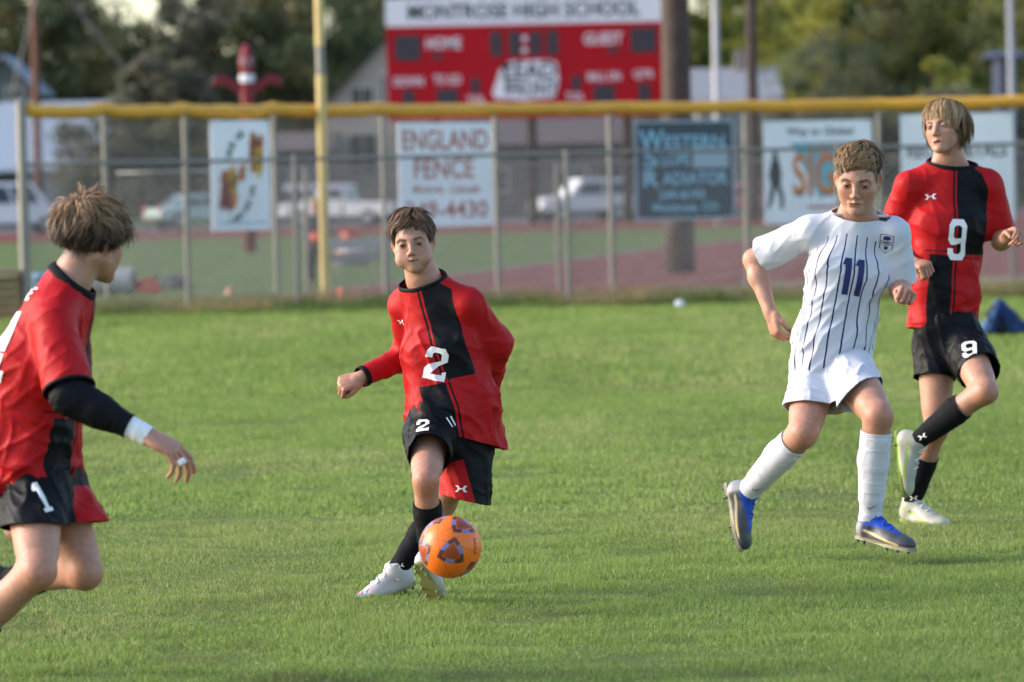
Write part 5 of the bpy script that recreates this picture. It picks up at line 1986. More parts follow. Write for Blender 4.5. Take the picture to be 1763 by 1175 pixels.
# onlooker beyond the fence, child sized in the picture
def onlooker():
    d = 70.0
    q = gz(547, d)
    root = empty('person', q)
    tag(root, 'distant person in dark clothes holding an orange ball behind the fence', 'person')
    def w_(x, y, z): return npv(q) + np.array((x, y, z))
    f = Field(.008)
    f.ell(w_(0, 0, 1.22), (.075, .09, .11), None, .02)
    f.cone(w_(0, .01, 1.14), w_(0, .01, 1.06), .045, .05, .02)
    for sg in (-1, 1):
        f.cone(w_(sg * .15, 0, 1.0), w_(sg * .20, -.02, .78), .045, .036, .03)
        f.cone(w_(sg * .20, -.02, .78), w_(sg * .07, -.2, .74), .035, .026, .02)
        hand_ops(f, w_(sg * .07, -.2, .74), (-sg * .5, -.8, 0), (-sg * .8, .5, 0), .85, (25, 30, 20), side=sg)
        f.cone(w_(sg * .08, 0, .62), w_(sg * .09, -.02, .33), .075, .05, .03)
        f.cone(w_(sg * .09, -.02, .33), w_(sg * .09, .02, .06), .05, .034, .03)
        f.cone(w_(sg * .09, .02, .05), w_(sg * .10, -.12, .035), .035, .03, .02)
    f.econe(w_(0, 0, .62), w_(0, 0, 1.02), (.13, .09), (.15, .09), (1, 0, 0), (1, 0, 0), .04)
    V, F = f.mesh(1)
    me = np_mesh('body', V, F)
    set_col(me, np.tile(SKIN, (len(V), 1)))
    link('body', me, M_SKIN, root)
    f = Field(.009)
    f.econe(w_(0, 0, .58), w_(0, 0, 1.0), (.155, .11), (.165, .11), (1, 0, 0), (1, 0, 0), .04)
    for sg in (-1, 1):
        f.cone(w_(sg * .15, 0, 1.0), w_(sg * .20, -.02, .78), .06, .05, .03)
        f.cone(w_(sg * .20, -.02, .78), w_(sg * .09, -.17, .745), .05, .04, .02)
    V, F = f.mesh(2)
    link('jacket', np_mesh('jacket', V, F), mat('slate_jacket', (.075, .08, .10), .8, .15, 8), root)
    f = Field(.009)
    f.econe(w_(0, 0, .55), w_(0, 0, .66), (.14, .10), (.14, .1), (1, 0, 0), (1, 0, 0), .03)
    for sg in (-1, 1):
        f.cone(w_(sg * .08, 0, .6), w_(sg * .09, -.02, .33), .085, .065, .03)
        f.cone(w_(sg * .09, -.02, .33), w_(sg * .09, .02, .08), .062, .055, .03)
    V, F = f.mesh(2)
    link('trousers', np_mesh('trousers', V, F), mat('dark_trousers', (.035, .035, .042), .8, .15, 8), root)
    f = Field(.008)
    f.ell(w_(0, .015, 1.25), (.083, .097, .09), None, .01)
    f.plane((0, 1, .8), w_(0, -.02, 1.25) @ nrm((0, 1, .8)) + .3, w_(-.2, -.2, 1.0), w_(.2, .2, 1.5))
    f.plane((0, 0, -1), -(q.z + 1.235), w_(-.2, -.2, 1.0), w_(.2, .2, 1.5))
    V, F = f.mesh(1)
    link('hair', np_mesh('hair', V, F), mat('sandy_hair', (.24, .16, .07), .6, .2, 20), root)
    b_ = empty('ball', Vector(w_(0, -.28, .72)))
    tag(b_, 'small orange ball held by the distant person', 'ball')
    bm = bmesh.new(); bmesh.ops.create_icosphere(bm, subdivisions=3, radius=.085)
    me = bm_to_mesh(bm, 'shell'); me.transform(Matrix.Translation(w_(0, -.28, .72)))
    link('shell', me, M_CONE, b_)
onlooker()
# ------------------------------------------------------------------ cloth materials with printed patterns (pattern = signed distance stored on the garment)
def panel_mat(name, base, dark, rough=.55):
    m, nt, b = newmat(name)
    a = nt.nodes.new('ShaderNodeAttribute'); a.attribute_name = 'blk'
    g = nt.nodes.new('ShaderNodeMath'); g.operation = 'GREATER_THAN'; g.inputs[1].default_value = 0.0
    nt.links.new(a.outputs['Fac'], g.inputs[0])
    mx = nt.nodes.new('ShaderNodeMix'); mx.data_type = 'RGBA'
    mx.inputs['A'].default_value = (*base, 1); mx.inputs['B'].default_value = (*dark, 1)
    nt.links.new(g.outputs[0], mx.inputs['Factor'])
    nt.links.new(mx.outputs['Result'], b.inputs['Base Color'])
    cloth_finish(nt, b, rough)
    return m

def cloth_finish(nt, b, rough):
    b.inputs['Roughness'].default_value = rough
    b.inputs['Specular IOR Level'].default_value = .14
    b.inputs['Sheen Weight'].default_value = .0
    tc = nt.nodes.new('ShaderNodeTexCoord')
    n2 = nt.nodes.new('ShaderNodeTexNoise'); n2.inputs['Scale'].default_value = 38; n2.inputs['Detail'].default_value = 4
    nt.links.new(tc.outputs['Object'], n2.inputs['Vector'])
    bp = nt.nodes.new('ShaderNodeBump'); bp.inputs['Strength'].default_value = .22; bp.inputs['Distance'].default_value = .008
    nt.links.new(n2.outputs['Fac'], bp.inputs['Height'])
    nt.links.new(bp.outputs[0], b.inputs['Normal'])

def stripe_mat(name, base, line, pitch):
    m, nt, b = newmat(name)
    a = nt.nodes.new('ShaderNodeAttribute'); a.attribute_name = 'su'
    k = nt.nodes.new('ShaderNodeAttribute'); k.attribute_name = 'sm'
    d = nt.nodes.new('ShaderNodeMath'); d.operation = 'DIVIDE'; d.inputs[1].default_value = pitch
    nt.links.new(a.outputs['Fac'], d.inputs[0])
    fr = nt.nodes.new('ShaderNodeMath'); fr.operation = 'FRACT'
    nt.links.new(d.outputs[0], fr.inputs[0])
    sb = nt.nodes.new('ShaderNodeMath'); sb.operation = 'SUBTRACT'; sb.inputs[1].default_value = .5
    nt.links.new(fr.outputs[0], sb.inputs[0])
    ab = nt.nodes.new('ShaderNodeMath'); ab.operation = 'ABSOLUTE'
    nt.links.new(sb.outputs[0], ab.inputs[0])
    lt = nt.nodes.new('ShaderNodeMath'); lt.operation = 'LESS_THAN'; lt.inputs[1].default_value = .062
    nt.links.new(ab.outputs[0], lt.inputs[0])
    g = nt.nodes.new('ShaderNodeMath'); g.operation = 'GREATER_THAN'; g.inputs[1].default_value = 0
    nt.links.new(k.outputs['Fac'], g.inputs[0])
    mu = nt.nodes.new('ShaderNodeMath'); mu.operation = 'MULTIPLY'
    nt.links.new(lt.outputs[0], mu.inputs[0]); nt.links.new(g.outputs[0], mu.inputs[1])
    mx = nt.nodes.new('ShaderNodeMix'); mx.data_type = 'RGBA'
    mx.inputs['A'].default_value = (*base, 1); mx.inputs['B'].default_value = (*line, 1)
    nt.links.new(mu.outputs[0], mx.inputs['Factor'])
    nt.links.new(mx.outputs['Result'], b.inputs['Base Color'])
    cloth_finish(nt, b, .6)
    return m

M_JERSEY = panel_mat('red_black_jersey', RED, BLK)
M_SHORTS = panel_mat('black_red_shorts', RED, BLK)
M_STRIPE = stripe_mat('pinstripe_jersey', WHT, NAVY, .046)
M_WSHORT = attr_mat('white_shorts', rough=.6, spec=.25, sheen=.06, weave=.2)
M_BLKC = mat('black_cloth', BLK, rough=.7, var=.1, bump=.15, spec=.15)
M_BSOCK = mat('black_sock', (.005, .0055, .008), rough=.8, var=.1, bump=.2, bscale=200, spec=.15)
M_WSOCK = mat('white_sock', (.56, .56, .63), rough=.8, var=.04, bump=.2, bscale=200)
M_TAPE = mat('white_tape', (.74, .76, .80), rough=.8, var=.05)

def panel_sd(T, V, vmid, vtop, ulim=.145, lines=True):
    u, v, w_ = T.coords(V)
    rag = (vtop - v) - np.maximum(0, u - .045) * .8 - np.maximum(0, u - .12) * 1.6
    A = np.minimum.reduce([u - .007, ulim - u, v - vmid - .004, rag, w_ + .015])
    B = np.minimum.reduce([.0045 - np.abs(u + .006), v - vmid, vtop - v + .02, w_])
    Cc = np.minimum.reduce([-u - .004, u + .105, vmid - .004 - v, w_ + .015])
    D = np.minimum.reduce([.004 - np.abs(u - .010), vmid - v, w_])
    E = np.minimum.reduce([.003 - np.abs(v - vmid - .012), -u - .01, u + .13, w_])
    G = np.minimum.reduce([.003 - np.abs(v - vmid + .012), u - .01, .13 - u, w_])
    return np.maximum.reduce([A, B, Cc, D] + ([E, G] if lines else []))

def lerp(a, b, t):
    return npv(a) * (1 - t) + npv(b) * t

def rim_loop(bm, pt, n, c, rad):
    """ordered boundary loop left by a cut"""
    pt, n, c = Vector(pt), Vector(n).normalized(), Vector(c)
    ed = [e for e in bm.edges if len(e.link_faces) == 1 and all(abs((v.co - pt).dot(n)) < 2e-4 and (v.co - c).length < rad + .02 for v in e.verts)]
    nb_ = {}
    for e in ed:
        a, b = e.verts
        nb_.setdefault(a, []).append(b)
        nb_.setdefault(b, []).append(a)
    best = []
    seen = set()
    for s0 in nb_:
        if s0 in seen:
            continue
        loop, cur, prev = [], s0, None
        while cur is not None and cur not in seen:
            seen.add(cur)
            loop.append(cur.co.copy())
            nx = [q for q in nb_[cur] if q is not prev and q not in seen]
            prev, cur = cur, (nx[0] if nx else None)
        if len(loop) > len(best):
            best = loop
    return np.array([npv(p) for p in best]) if best else None

def rim_band(name, loop, n, below, above, thick, m, parent, flare=0.0):
    """ribbed band sewn along a cut edge"""
    if loop is None or len(loop) < 8:
        print('no loop', name)
        return None
    n = nrm(n)
    # resample evenly, smooth
    L = np.concatenate([loop, loop[:1]])
    s_ = np.concatenate([[0], np.cumsum(np.linalg.norm(np.diff(L, axis=0), axis=1))])
    N = 48
    t = np.linspace(0, s_[-1], N, endpoint=False)
    q = np.stack([np.interp(t, s_, L[:, k]) for k in range(3)], 1)
    for _ in range(3):
        q = q * .5 + .25 * (np.roll(q, 1, 0) + np.roll(q, -1, 0))
    c = q.mean(0)
    out = q - c
    out -= (out @ n)[:, None] * n
    out /= np.linalg.norm(out, axis=1)[:, None]
    prof = [(-below, thick * .6), (-below * .5, thick), (above * .5, thick), (above, thick * .5), (above, -thick * .2), (above * .3, -thick * .5), (-below, -thick * .5)]
    V, F = [], []
    k = len(prof)
    for i in range(N):
        for (h_, o_) in prof:
            V.append(q[i] + n * h_ + out[i] * (o_ - flare * h_))
    for i in range(N):
        for j in range(k):
            F.append((i * k + j, ((i + 1) % N) * k + j, ((i + 1) % N) * k + (j + 1) % k, i * k + (j + 1) % k))
    return link(name, np_mesh(name, np.array(V), np.array(F)), m, parent)

def solidify(o, t=.003):
    md = o.modifiers.new('thickness', 'SOLIDIFY')
    md.thickness = t
    md.offset = -1
    return o

def build_player(S):
    d0 = S['d']
    J = {k: npv(P(v[0], v[1], d0 + v[2])) for k, v in S['J'].items()}
    b = S.get('bulk', 1.0)
    feet = min(J['anL'][2], J['anR'][2])
    root = empty('person', (J['hipL'][0] * .5 + J['hipR'][0] * .5, d0, max(0.0, 0.0)))
    tag(root, S['label'], 'person')
    H = Head(J['head'], *S['face'], S.get('hs', 1.0))
    skin = SKIN * np.array(S.get('skin', (1, 1, 1)))
    ho = S['head']
    if S.get('check'):
        for a, c in (('shR', 'elR'), ('elR', 'wrR'), ('shL', 'elL'), ('elL', 'wrL'), ('hipR', 'knR'), ('knR', 'anR'), ('hipL', 'knL'), ('knL', 'anL'), ('shL', 'shR'), ('hipL', 'hipR'), ('head', 'neck')):
            print(S['id'], a, c, round(float(np.linalg.norm(J[a] - J[c])), 3))
    # torso frames
    st = []
    for (px, py, dd, yaw, rx, ry) in S['torso']:
        st.append((P(px, py, d0 + dd), (math.cos(R(yaw)), math.sin(R(yaw)), 0), rx, ry))
    T = Torso(st)
    # ---------------- body (one mesh): head and neck, arms with hands, legs and trunk
    parts = []
    cols = []
    f = head_field(H, J['neck'], S.get('neckr', .052), ho)
    nb = J['neck']
    for q in ('shL', 'shR'):
        f.cone(lerp(J['head'], nb, .72), lerp(nb, J[q], .62), .028 * b, .012 * b, .05)
    f.cone(nb, lerp(nb, T.c[-1], .5), .050, .042, .04)
    V, F = f.mesh(1, .4)
    parts.append((V, F))
    cols.append(head_colours(H.l(V), ho, skin))
    front = {}
    for sd in ('L', 'R'):
        kn, hp, an = J['kn' + sd], J['hip' + sd], J['an' + sd]
        axis = nrm(an - kn)
        fr = kn - (hp + an) / 2
        fr = fr - axis * (fr @ axis)
        tdir = nrm(S['toe' + sd][0])
        fr2 = tdir - axis * (tdir @ axis)
        front[sd] = nrm(fr + .05 * fr2) if np.linalg.norm(fr) > .03 else nrm(fr2)
    for sd in ('L', 'R'):
        f = Field(.0032)
        sh, el, wr = J['sh' + sd], J['el' + sd], J['wr' + sd]
        f.cone(sh, lerp(sh, el, .45), .028 * b, .042 * b, .02)
        f.cone(lerp(sh, el, .4), el, .044 * b, .037 * b, .03)
        f.cone(el, lerp(el, wr, .33), .036 * b, .0395 * b, .025)
        f.cone(lerp(el, wr, .33), wr, .0385 * b, .025 * b, .025)
        hd = S['hand' + sd]
        hand_ops(f, wr, hd['d'], hd['palm'], hd.get('s', 1.0), hd.get('curl', (70, 85, 45)), hd.get('thumb', (40, 40)), hd.get('spread', 4), hd.get('side', 1), hd.get('curls'))
        V, F = f.mesh(1, .35)
        parts.append((V, F))
        c = np.tile(skin, (len(V), 1))
        dd_, t_ = seg_dist(V, wr, npv(wr) + nrm(hd['d']) * .17)
        w_ = np.clip(t_ * 1.6, 0, 1)[:, None] * .5
        cols.append(c * (1 - w_) + c * np.array((1.0, .76, .72)) * w_)
    f = Field(.006)
    f.econe(T.c[0], T.c[1], (.10 * b, .065 * b), (.10 * b, .06 * b), T.u[0], T.u[1], .03)
    f.econe(T.c[1], T.c[-1], (.10 * b, .06 * b), (.09 * b, .05 * b), T.u[1], T.u[-1], .03)
    f.cone(J['shL'], J['shR'], .03 * b, .03 * b, .03)
    f.cone(T.c[-1], nb, .045, .04, .03)
    for sd in ('L', 'R'):
        kn, hp, an, fr = J['kn' + sd], J['hip' + sd], J['an' + sd], front[sd]
        L = S.get('leg', 1.0)
        f.cone(hp, kn, .082 * b * L, .050 * b * L, .03)
        f.cone(lerp(hp, kn, .2) + fr * .012, lerp(hp, kn, .72) + fr * .010, .068 * b * L, .054 * b * L, .03)
        f.cone(lerp(hp, kn, .3) - fr * .016, lerp(hp, kn, .8) - fr * .012, .058 * b * L, .046 * b * L, .03)
        ax = nrm(an - kn)
        f.ell(kn + fr * .020 * L, np.array((.036, .029, .040)) * b * L, np.stack([np.cross(fr, ax), fr, ax], 1), .022)
        f.cone(kn, an, .047 * b * L, .032 * b * L, .03)
        f.cone(lerp(kn, an, .14) - fr * .014, lerp(kn, an, .42) - fr * .018, .042 * b * L, .043 * b * L, .03)
        f.cone(lerp(kn, an, .42) - fr * .018, lerp(kn, an, .75) - fr * .006, .043 * b * L, .033 * b * L, .03)
        f.cone(an, an + nrm(S['toe' + sd][0]) * .02 + nrm(S['toe' + sd][1]) * .035, .030, .026, .02)
    V, F = f.mesh(2, .5)
    parts.append((V, F))
    c = np.tile(skin * np.array((.97, .94, .92)), (len(V), 1))
    for sd in ('L', 'R'):
        dk = np.linalg.norm(V - J['kn' + sd] - front[sd] * .03, axis=1)
        w_ = np.clip(1 - dk / .085, 0, 1)[:, None] * .6
        c = c * (1 - w_) + c * np.array((1.0, .72, .68)) * w_
    cols.append(c)
    V, F = joinVF(parts)
    me = np_mesh('body', V, F)
    set_col(me, np.concatenate(cols))
    body = link('body', me, M_SKIN, root)
    for sx in (-1, 1):
        link('eye', eye_mesh(H, sx, S.get('look', (0, 0))), M_EYE, body)
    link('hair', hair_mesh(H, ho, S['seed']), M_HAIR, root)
    # ---------------- jersey
    f = Field(.006)
    for i in range(len(T.c) - 1):
        f.econe(T.c[i], T.c[i + 1], T.r[i], T.r[i + 1], T.u[i], T.u[i + 1], .035)
    yr = S.get('yoke', .047)
    fu, fa, ff = T.frame(nb)
    f.cone(nb + fa * .035, nb - fa * .035, .060 * S.get('nk', 1), .078 * S.get('nk', 1), .03)
    f.cone(nb - fa * .01, T.c[-1], .075, .085, .05)
    for sd in ('L', 'R'):
        sg = 1 if sd == 'L' else -1
        f.cone(nb - fa * .024 + fu * sg * .030, lerp(J['sh' + sd], nb, .04), .040, yr, .045)
        f.cone(nb - fa * .055 + fu * sg * .030, lerp(J['sh' + sd], nb, .10), .046, yr, .045)
        for (a, c2, ra, rb) in S['sleeve' + sd]:
            f.cone(J[a] if isinstance(a, str) else npv(a), lerp(J[c2[0]], J[c2[1]], c2[2]), ra, rb, .04)
    V, F = f.mesh(2, .5)
    u_, v_, w_ = T.coords(V)
    da = np.minimum.reduce([seg_dist(V, J['sh' + s_], J['el' + s_])[0] for s_ in 'LR'] + [seg_dist(V, J['el' + s_], J['wr' + s_])[0] for s_ in 'LR'])
    amp = np.where(da < .10, S.get('wsl', .0055), S.get('wto', .006))
    amp = amp * np.clip(1.25 - v_ / (T.len[-1] + .05), .38, 1.2)
    V = laplace(wrinkle(V, F, amp, S['folds'], S['seed']), F, 1, .5)
    cuts = []
    hp, hn = S['hem']
    hc = npv(P(hp[0], hp[1], d0 + hp[2]))
    cuts.append((hc, hn, hc + nrm(hn) * .08, S.get('hemr', .30)))
    for sd in ('L', 'R'):
        a, c2, t, rad = S['cuff' + sd]
        pt = lerp(J[a], J[c2], t)
        n = nrm(J[c2] - J[a])
        cuts.append((pt, n, pt + n * .07, rad))
    co = S['collar']                               # (up, forward, tilt, cut radius, below, above)
    cb = S.get('colup', 0)
    cup = nrm(fa * (1 - cb) + np.array((0, 0, 1.0)) * cb + ff * co[2])
    cc = nb + fa * co[0] + ff * co[1]
    cuts.append((cc, cup, cc + cup * .03, co[3]))
    bm = cut_mesh(V, F, cuts)
    lp = rim_loop(bm, cc, cup, cc, co[3])
    cuffs = []
    for sd in S.get('cuffband', ''):
        pt, n, c3, rad = cuts[1 if sd == 'L' else 2]
        cuffs.append((rim_loop(bm, pt, n, pt, rad), n))
    me = bm_to_mesh(bm, 'jersey')
    V = mesh_co(me)
    S['paint'](S, T, J, V, me)
    jersey = solidify(link('jersey', me, S['jmat'], root))
    jb = bvh_of(me)
    rim_band('collar', lp, cup, co[4], co[5], .0042, S['collarm'], jersey, .35)
    for lo_, n in cuffs:
        rim_band('cuff', lo_, n, .006, S.get('cuffh', .008), .003, S['collarm'], jersey, 0)
    for (nm, a, c2, t0, t1, ra, rb, m_) in S.get('bands', []):
        f = Field(.004)
        f.cone(lerp(J[a], J[c2], t0), lerp(J[a], J[c2], t1), ra, rb, .01)
        if nm == 'undersleeve':
            f.cone(lerp(J['shR'], J['elR'], .6), J['elR'], .052, .052, .04)
            f.cone(J['elR'], lerp(J['elR'], J['wrR'], .4), .052, .049, .03)
        V, F = f.mesh(2)
        V = wrinkle(V, F, .0022, [(np.cross(nrm(J[c2] - J[a]), (0, 1, 0)), .03, 1.0)], 4)
        n = nrm(J[c2] - J[a])
        e = lerp(J[a], J[c2], t1)
        cu = [(e, n, e + n * .05, .09)]
        if nm != 'undersleeve':
            e0 = lerp(J[a], J[c2], t0)
            cu.append((e0, -n, e0 - n * .05, .09))
        solidify(link(nm, bm_to_mesh(cut_mesh(V, F, cu), nm), m_, root), .002)
    # ---------------- shorts
    f = Field(.0065)
    wc = npv(P(*S['waist'][:2], d0 + S['waist'][2]))
    hc2 = (J['hipL'] + J['hipR']) / 2
    pr = S.get('pelvis', (.150, .105))
    f.econe(wc, hc2, (pr[0] * .93, pr[1] * .93), pr, T.u[0], nrm(J['hipL'] - J['hipR']), .03)
    ends = {}
    for sd in ('L', 'R'):
        e = S['short' + sd]                       # (px,py,dd, r_hip, r_end)
        ep = npv(P(e[0], e[1], d0 + e[2]))
        ax = nrm(ep - J['hip' + sd])
        f.cone(J['hip' + sd], ep + ax * .05, e[3], e[4] + (e[4] - e[3]) * .2, .03)
        ends[sd] = (ep, ax)
        if len(e) > 5:
            ends[sd] = (ep, nrm(e[5]))
    V, F = f.mesh(2, .5)
    V = wrinkle(V, F, S.get('wsh', .0055), S.get('sfolds', [((.3, -.2, -1), .05, 1.0), ((.8, .1, -.6), .035, .6)]), S['seed'] + 9)
    cuts = [(ep, n, ep + n * .09, S.get('scut', .155)) for ep, n in ends.values()]
    bm = cut_mesh(V, F, cuts)
    me = bm_to_mesh(bm, 'shorts')
    S['spaint'](S, T, J, mesh_co(me), me, ends)
    shorts = solidify(link('shorts', me, S['smat'], root))
    sb = bvh_of(me)
    # ---------------- socks and shoes
    for sd in ('L', 'R'):
        kn, an, fr = J['kn' + sd], J['an' + sd], front[sd]
        L = S.get('leg', 1.0) * b
        t0 = S['sock'][0 if sd == 'L' else 1]
        f = Field(.0045)
        g = .0065
        f.cone(lerp(kn, an, t0), an, (.047 - .015 * t0) * L + g, .033 * L + g, .01)
        f.cone(lerp(kn, an, max(t0, .16)) - fr * .014, lerp(kn, an, .44) - fr * .017, .041 * L + g, .043 * L + g, .03)
        f.cone(lerp(kn, an, .44) - fr * .017, lerp(kn, an, .78) - fr * .005, .043 * L + g, .033 * L + g, .03)
        f.cone(lerp(kn, an, t0 + .12) + fr * .012, lerp(kn, an, .68) + fr * .008, .034 * L + g, .028 * L + g, .014)   # shin guard
        f.cone(an, an + nrm(S['toe' + sd][0]) * .012 + nrm(S['toe' + sd][1]) * .03, .037 * L, .029, .02)
        V, F = f.mesh(2, .5)
        V = wrinkle(V, F, .0016, [(np.cross(nrm(an - kn), (0, 1, 0)), .022, 1.0)], S['seed'] + 3)
        n = nrm(kn - an)
        top = lerp(kn, an, t0 + .02)
        bm = cut_mesh(V, F, [(top, n, top + n * .06, .14)])
        me = bm_to_mesh(bm, 'sock')
        sock = solidify(link('sock', me, S['sockm'], root), .003)
        band = MB()
        shp = S['shoe' + sd]
        shoe(root, an, S['toe' + sd][0], S['toe' + sd][1], shp['cols'], shp.get('s', 1.0), shp.get('lace', (.7, .7, .72)), shp.get('stud', (.05, .05, .05)), shp.get('sole', (.5, .5, .5)))
        if 'socklogo' in S:
            g_, m_, px, py, sz, rot = S['socklogo'][sd]
            if px:
                hb = bvh_of(me)
                hit, nn = pix_hit(hb, px, py)
                if hit:
                    vw = -ray(px, py).normalized()
                    uu = Vector((math.cos(R(rot)), 0, math.sin(R(rot))))
                    decal('logo', [(0, 0, 1, .6, g_)], hb, hit, uu, vw.cross(uu), vw, sz, m_, sock, .0015, n=2)
    # ---------------- prints
    for (name, on, gl, px, py, size, m_, rot, lift) in S.get('prints', []):
        bv, par = (jb, jersey) if on == 'j' else (sb, shorts)
        hit, nn = pix_hit(bv, px, py)
        if hit is None:
            print('print missed', S['id'], name, px, py)
            continue
        if on == 'j':
            u3, a3, f3 = T.frame(hit)
            f3 = nrm(npv(nn) * .7 + f3 * .3) if S.get('nfront', True) else f3
        else:
            f3 = nrm(npv(nn) * .45 - npv(ray(px, py).normalized()))
            a3 = np.array((0, 0, 1.0))
        a3 = nrm(a3 - f3 * (a3 @ f3))
        u3 = np.cross(a3, f3)
        cr, sr = math.cos(R(rot)), math.sin(R(rot))
        u4 = u3 * cr + a3 * sr
        a4 = -u3 * sr + a3 * cr
        decal(name, gl, bv, hit, u4, a4, f3, size, m_, par, lift)
    return dict(root=root, J=J, T=T, jersey=jersey, shorts=shorts, jb=jb, sb=sb, H=H, front=front, body=body)
# ------------------------------------------------------------------ the four players
def st_fringe(roots, n, rad, cn, rng):          # brown hair parted off centre, swept to both sides of the brow
    x, y, z = roots.T
    N = len(roots)
    fr = np.clip((-y + .02) / .08, 0, 1)
    d = rad * (.7 - .62 * fr)[:, None]
    sg = np.tanh((x - .012) / .012)
    d = d + fr[:, None] * np.stack([sg * 1.3, np.full(N, -.22), np.full(N, .10) - .5 * np.clip((np.abs(x) - .03) / .03, 0, 1)], 1)
    d = d + np.clip(-z / .05 + .4, 0, 1)[:, None] * np.array((0, 0, -.8)) + cn * .10
    top = np.clip((z - .03) / .06, 0, 1)
    ln = .036 + .040 * top - .014 * fr * top
    ln *= .75 + .5 * rng.random(N)
    lift = .025 + .13 * top
    return d, ln, lift

def st_short(roots, n, rad, cn, rng):           # short sides, longer tousled top pushed forwards
    x, y, z = roots.T
    N = len(roots)
    fr = np.clip((-y + .05) / .1, 0, 1)
    d = rad * (.7 - .45 * fr)[:, None] + fr[:, None] * np.array((-.60, -.30, .22)) + cn * .09
    d = d + np.clip(-z / .05 + .4, 0, 1)[:, None] * np.array((0, .2, -.9))
    top = np.clip((z - .035) / .05, 0, 1)
    ln = .020 + .036 * top - .020 * fr * top
    ln *= .55 + .9 * rng.random(N)
    lift = .03 + .17 * top
    return d, ln, lift

def st_long(roots, n, rad, cn, rng):            # long straight fair hair falling over brow, ears and nape
    x, y, z = roots.T
    N = len(roots)
    fr = np.clip((-y + .01) / .08, 0, 1)
    sg = np.tanh((x + .018) / .012)
    d = rad * .8 + fr[:, None] * np.stack([sg * .75, np.full(N, -.5), np.full(N, -.25)], 1) + cn * .12
    d = d + np.array((0, 0, -.35))
    top = np.clip((z - .02) / .07, 0, 1)
    back = np.clip((y - .0) / .06, 0, 1)
    ln = .056 + .058 * top + .048 * back - .034 * fr + .030 * np.clip((np.abs(x) - .045) / .02, 0, 1) * (y > -.05)
    ln *= (.62 - .2 * fr) + (.6 + .35 * fr) * rng.random(N)
    lift = .085 + .075 * top
    return d, ln, lift

def st_tousled(roots, n, rad, cn, rng):         # thick wavy hair, tapered at the nape
    x, y, z = roots.T
    N = len(roots)
    d = rad * .8 + np.array((0, -.35, .05)) * np.clip((z - .0) / .06, 0, 1)[:, None] + cn * .18
    low = np.clip(-(z - .02) / .05, 0, 1)
    d = d + low[:, None] * np.array((0, 0, -.9))
    top = np.clip((z - .0) / .06, 0, 1)
    ln = .034 + .054 * top
    ln *= .7 + .55 * rng.random(N)
    lift = .03 + .27 * top
    return d, ln, lift

def cols_flat(base, rules):
    base = np.asarray(base, dtype=np.float64)
    def fn(L):
        c = np.tile(base, (len(L), 1))
        for cond, col, a in rules:
            w_ = (np.clip(cond(L[:, 0], L[:, 1], L[:, 2]), 0, 1) * a)[:, None]
            c = c * (1 - w_) + np.asarray(col) * w_
        return c
    return fn

def spots(x, y, z, sc, th, seed):
    return (vnoise(np.stack([x, y, z], 1) / sc, seed) > th).astype(float)

SHOE_2 = cols_flat((.43, .41, .43), [
    (lambda x, y, z: (x - .195) / .02, (.30, .52, .78), .85),
    (lambda x, y, z: spots(x, y, z, .011, .30, 4) * np.clip((x - .185) / .01, 0, 1), (.02, .09, .42), .9),
    (lambda x, y, z: spots(x, y, z, .010, .42, 8) * np.clip((x - .17) / .01, 0, 1), (.62, .05, .10), .9),
    (lambda x, y, z: np.clip((.022 - z) / .008, 0, 1), (.52, .56, .22), .5)])
SHOE_11 = cols_flat((.055, .060, .075), [
    (lambda x, y, z: np.clip((z - .062) / .006, 0, 1) * np.clip((.17 - x) / .01, 0, 1), (.012, .06, .42), 1.0),
    (lambda x, y, z: np.clip((.024 - np.abs(y)) / .004, 0, 1) * np.clip((z - .035) / .006, 0, 1) * np.clip((x - .06) / .01, 0, 1) * np.clip((.205 - x) / .01, 0, 1), (.014, .07, .45), 1.0),
    (lambda x, y, z: np.clip((.006 - np.abs(z - .020 - (.20 - x) * .16)) / .002, 0, 1) * np.clip((x - .05) / .01, 0, 1) * np.clip((.225 - x) / .01, 0, 1) * (np.abs(y) > .022), (.55, .42, .22), 1.0),
    (lambda x, y, z: np.clip((.05 - x) / .015, 0, 1) * np.clip((.075 - z) / .01, 0, 1), (.30, .30, .31), .9),
    (lambda x, y, z: np.clip((.017 - z) / .003, 0, 1), (.42, .36, .22), .8)])
SHOE_9 = cols_flat((.36, .35, .31), [
    (lambda x, y, z: np.clip((.020 - z) / .006, 0, 1), (.26, .36, .05), .95),
    (lambda x, y, z: np.clip((.007 - np.abs(z - .022 - (.20 - x) * .25)) / .002, 0, 1) * np.clip((x - .04) / .01, 0, 1) * np.clip((.2 - x) / .01, 0, 1) * (np.abs(y) > .020), (.27, .38, .06), 1.0),
    (lambda x, y, z: np.clip((.03 - x) / .01, 0, 1) * np.clip((z - .03) / .01, 0, 1), (.38, .38, .34), .8),
    (lambda x, y, z: np.clip((x - .215) / .02, 0, 1), (.45, .47, .34), .7)])
SHOE_1 = cols_flat((.03, .03, .035), [])

def paint_panels(S, T, J, V, me):
    set_float(me, 'blk', panel_sd(T, V, S['vmid'], S['vtop'], S.get('ulim', .145), S.get('lines', True)))
    for q in S.get('blackcuff', []):
        pass

def paint_stripes(S, T, J, V, me):
    u, v, w_ = T.coords(V)
    th = np.arctan2(u / .165, w_ / .115)
    set_float(me, 'su', th * .150 + 5.0 + S.get('stripe0', 0))
    da = np.minimum.reduce([seg_dist(V, J['sh' + s], J['el' + s])[0] for s in 'LR'])
    lim = S['vtop'] - .35 * np.maximum(0, np.abs(u) - .05) - v
    arm = np.where(np.abs(u) > .10, da - .088, .05)
    set_float(me, 'sm', np.minimum(lim, arm))

def spaint_plain(S, T, J, V, me, ends):
    set_float(me, 'blk', np.ones(len(V)))

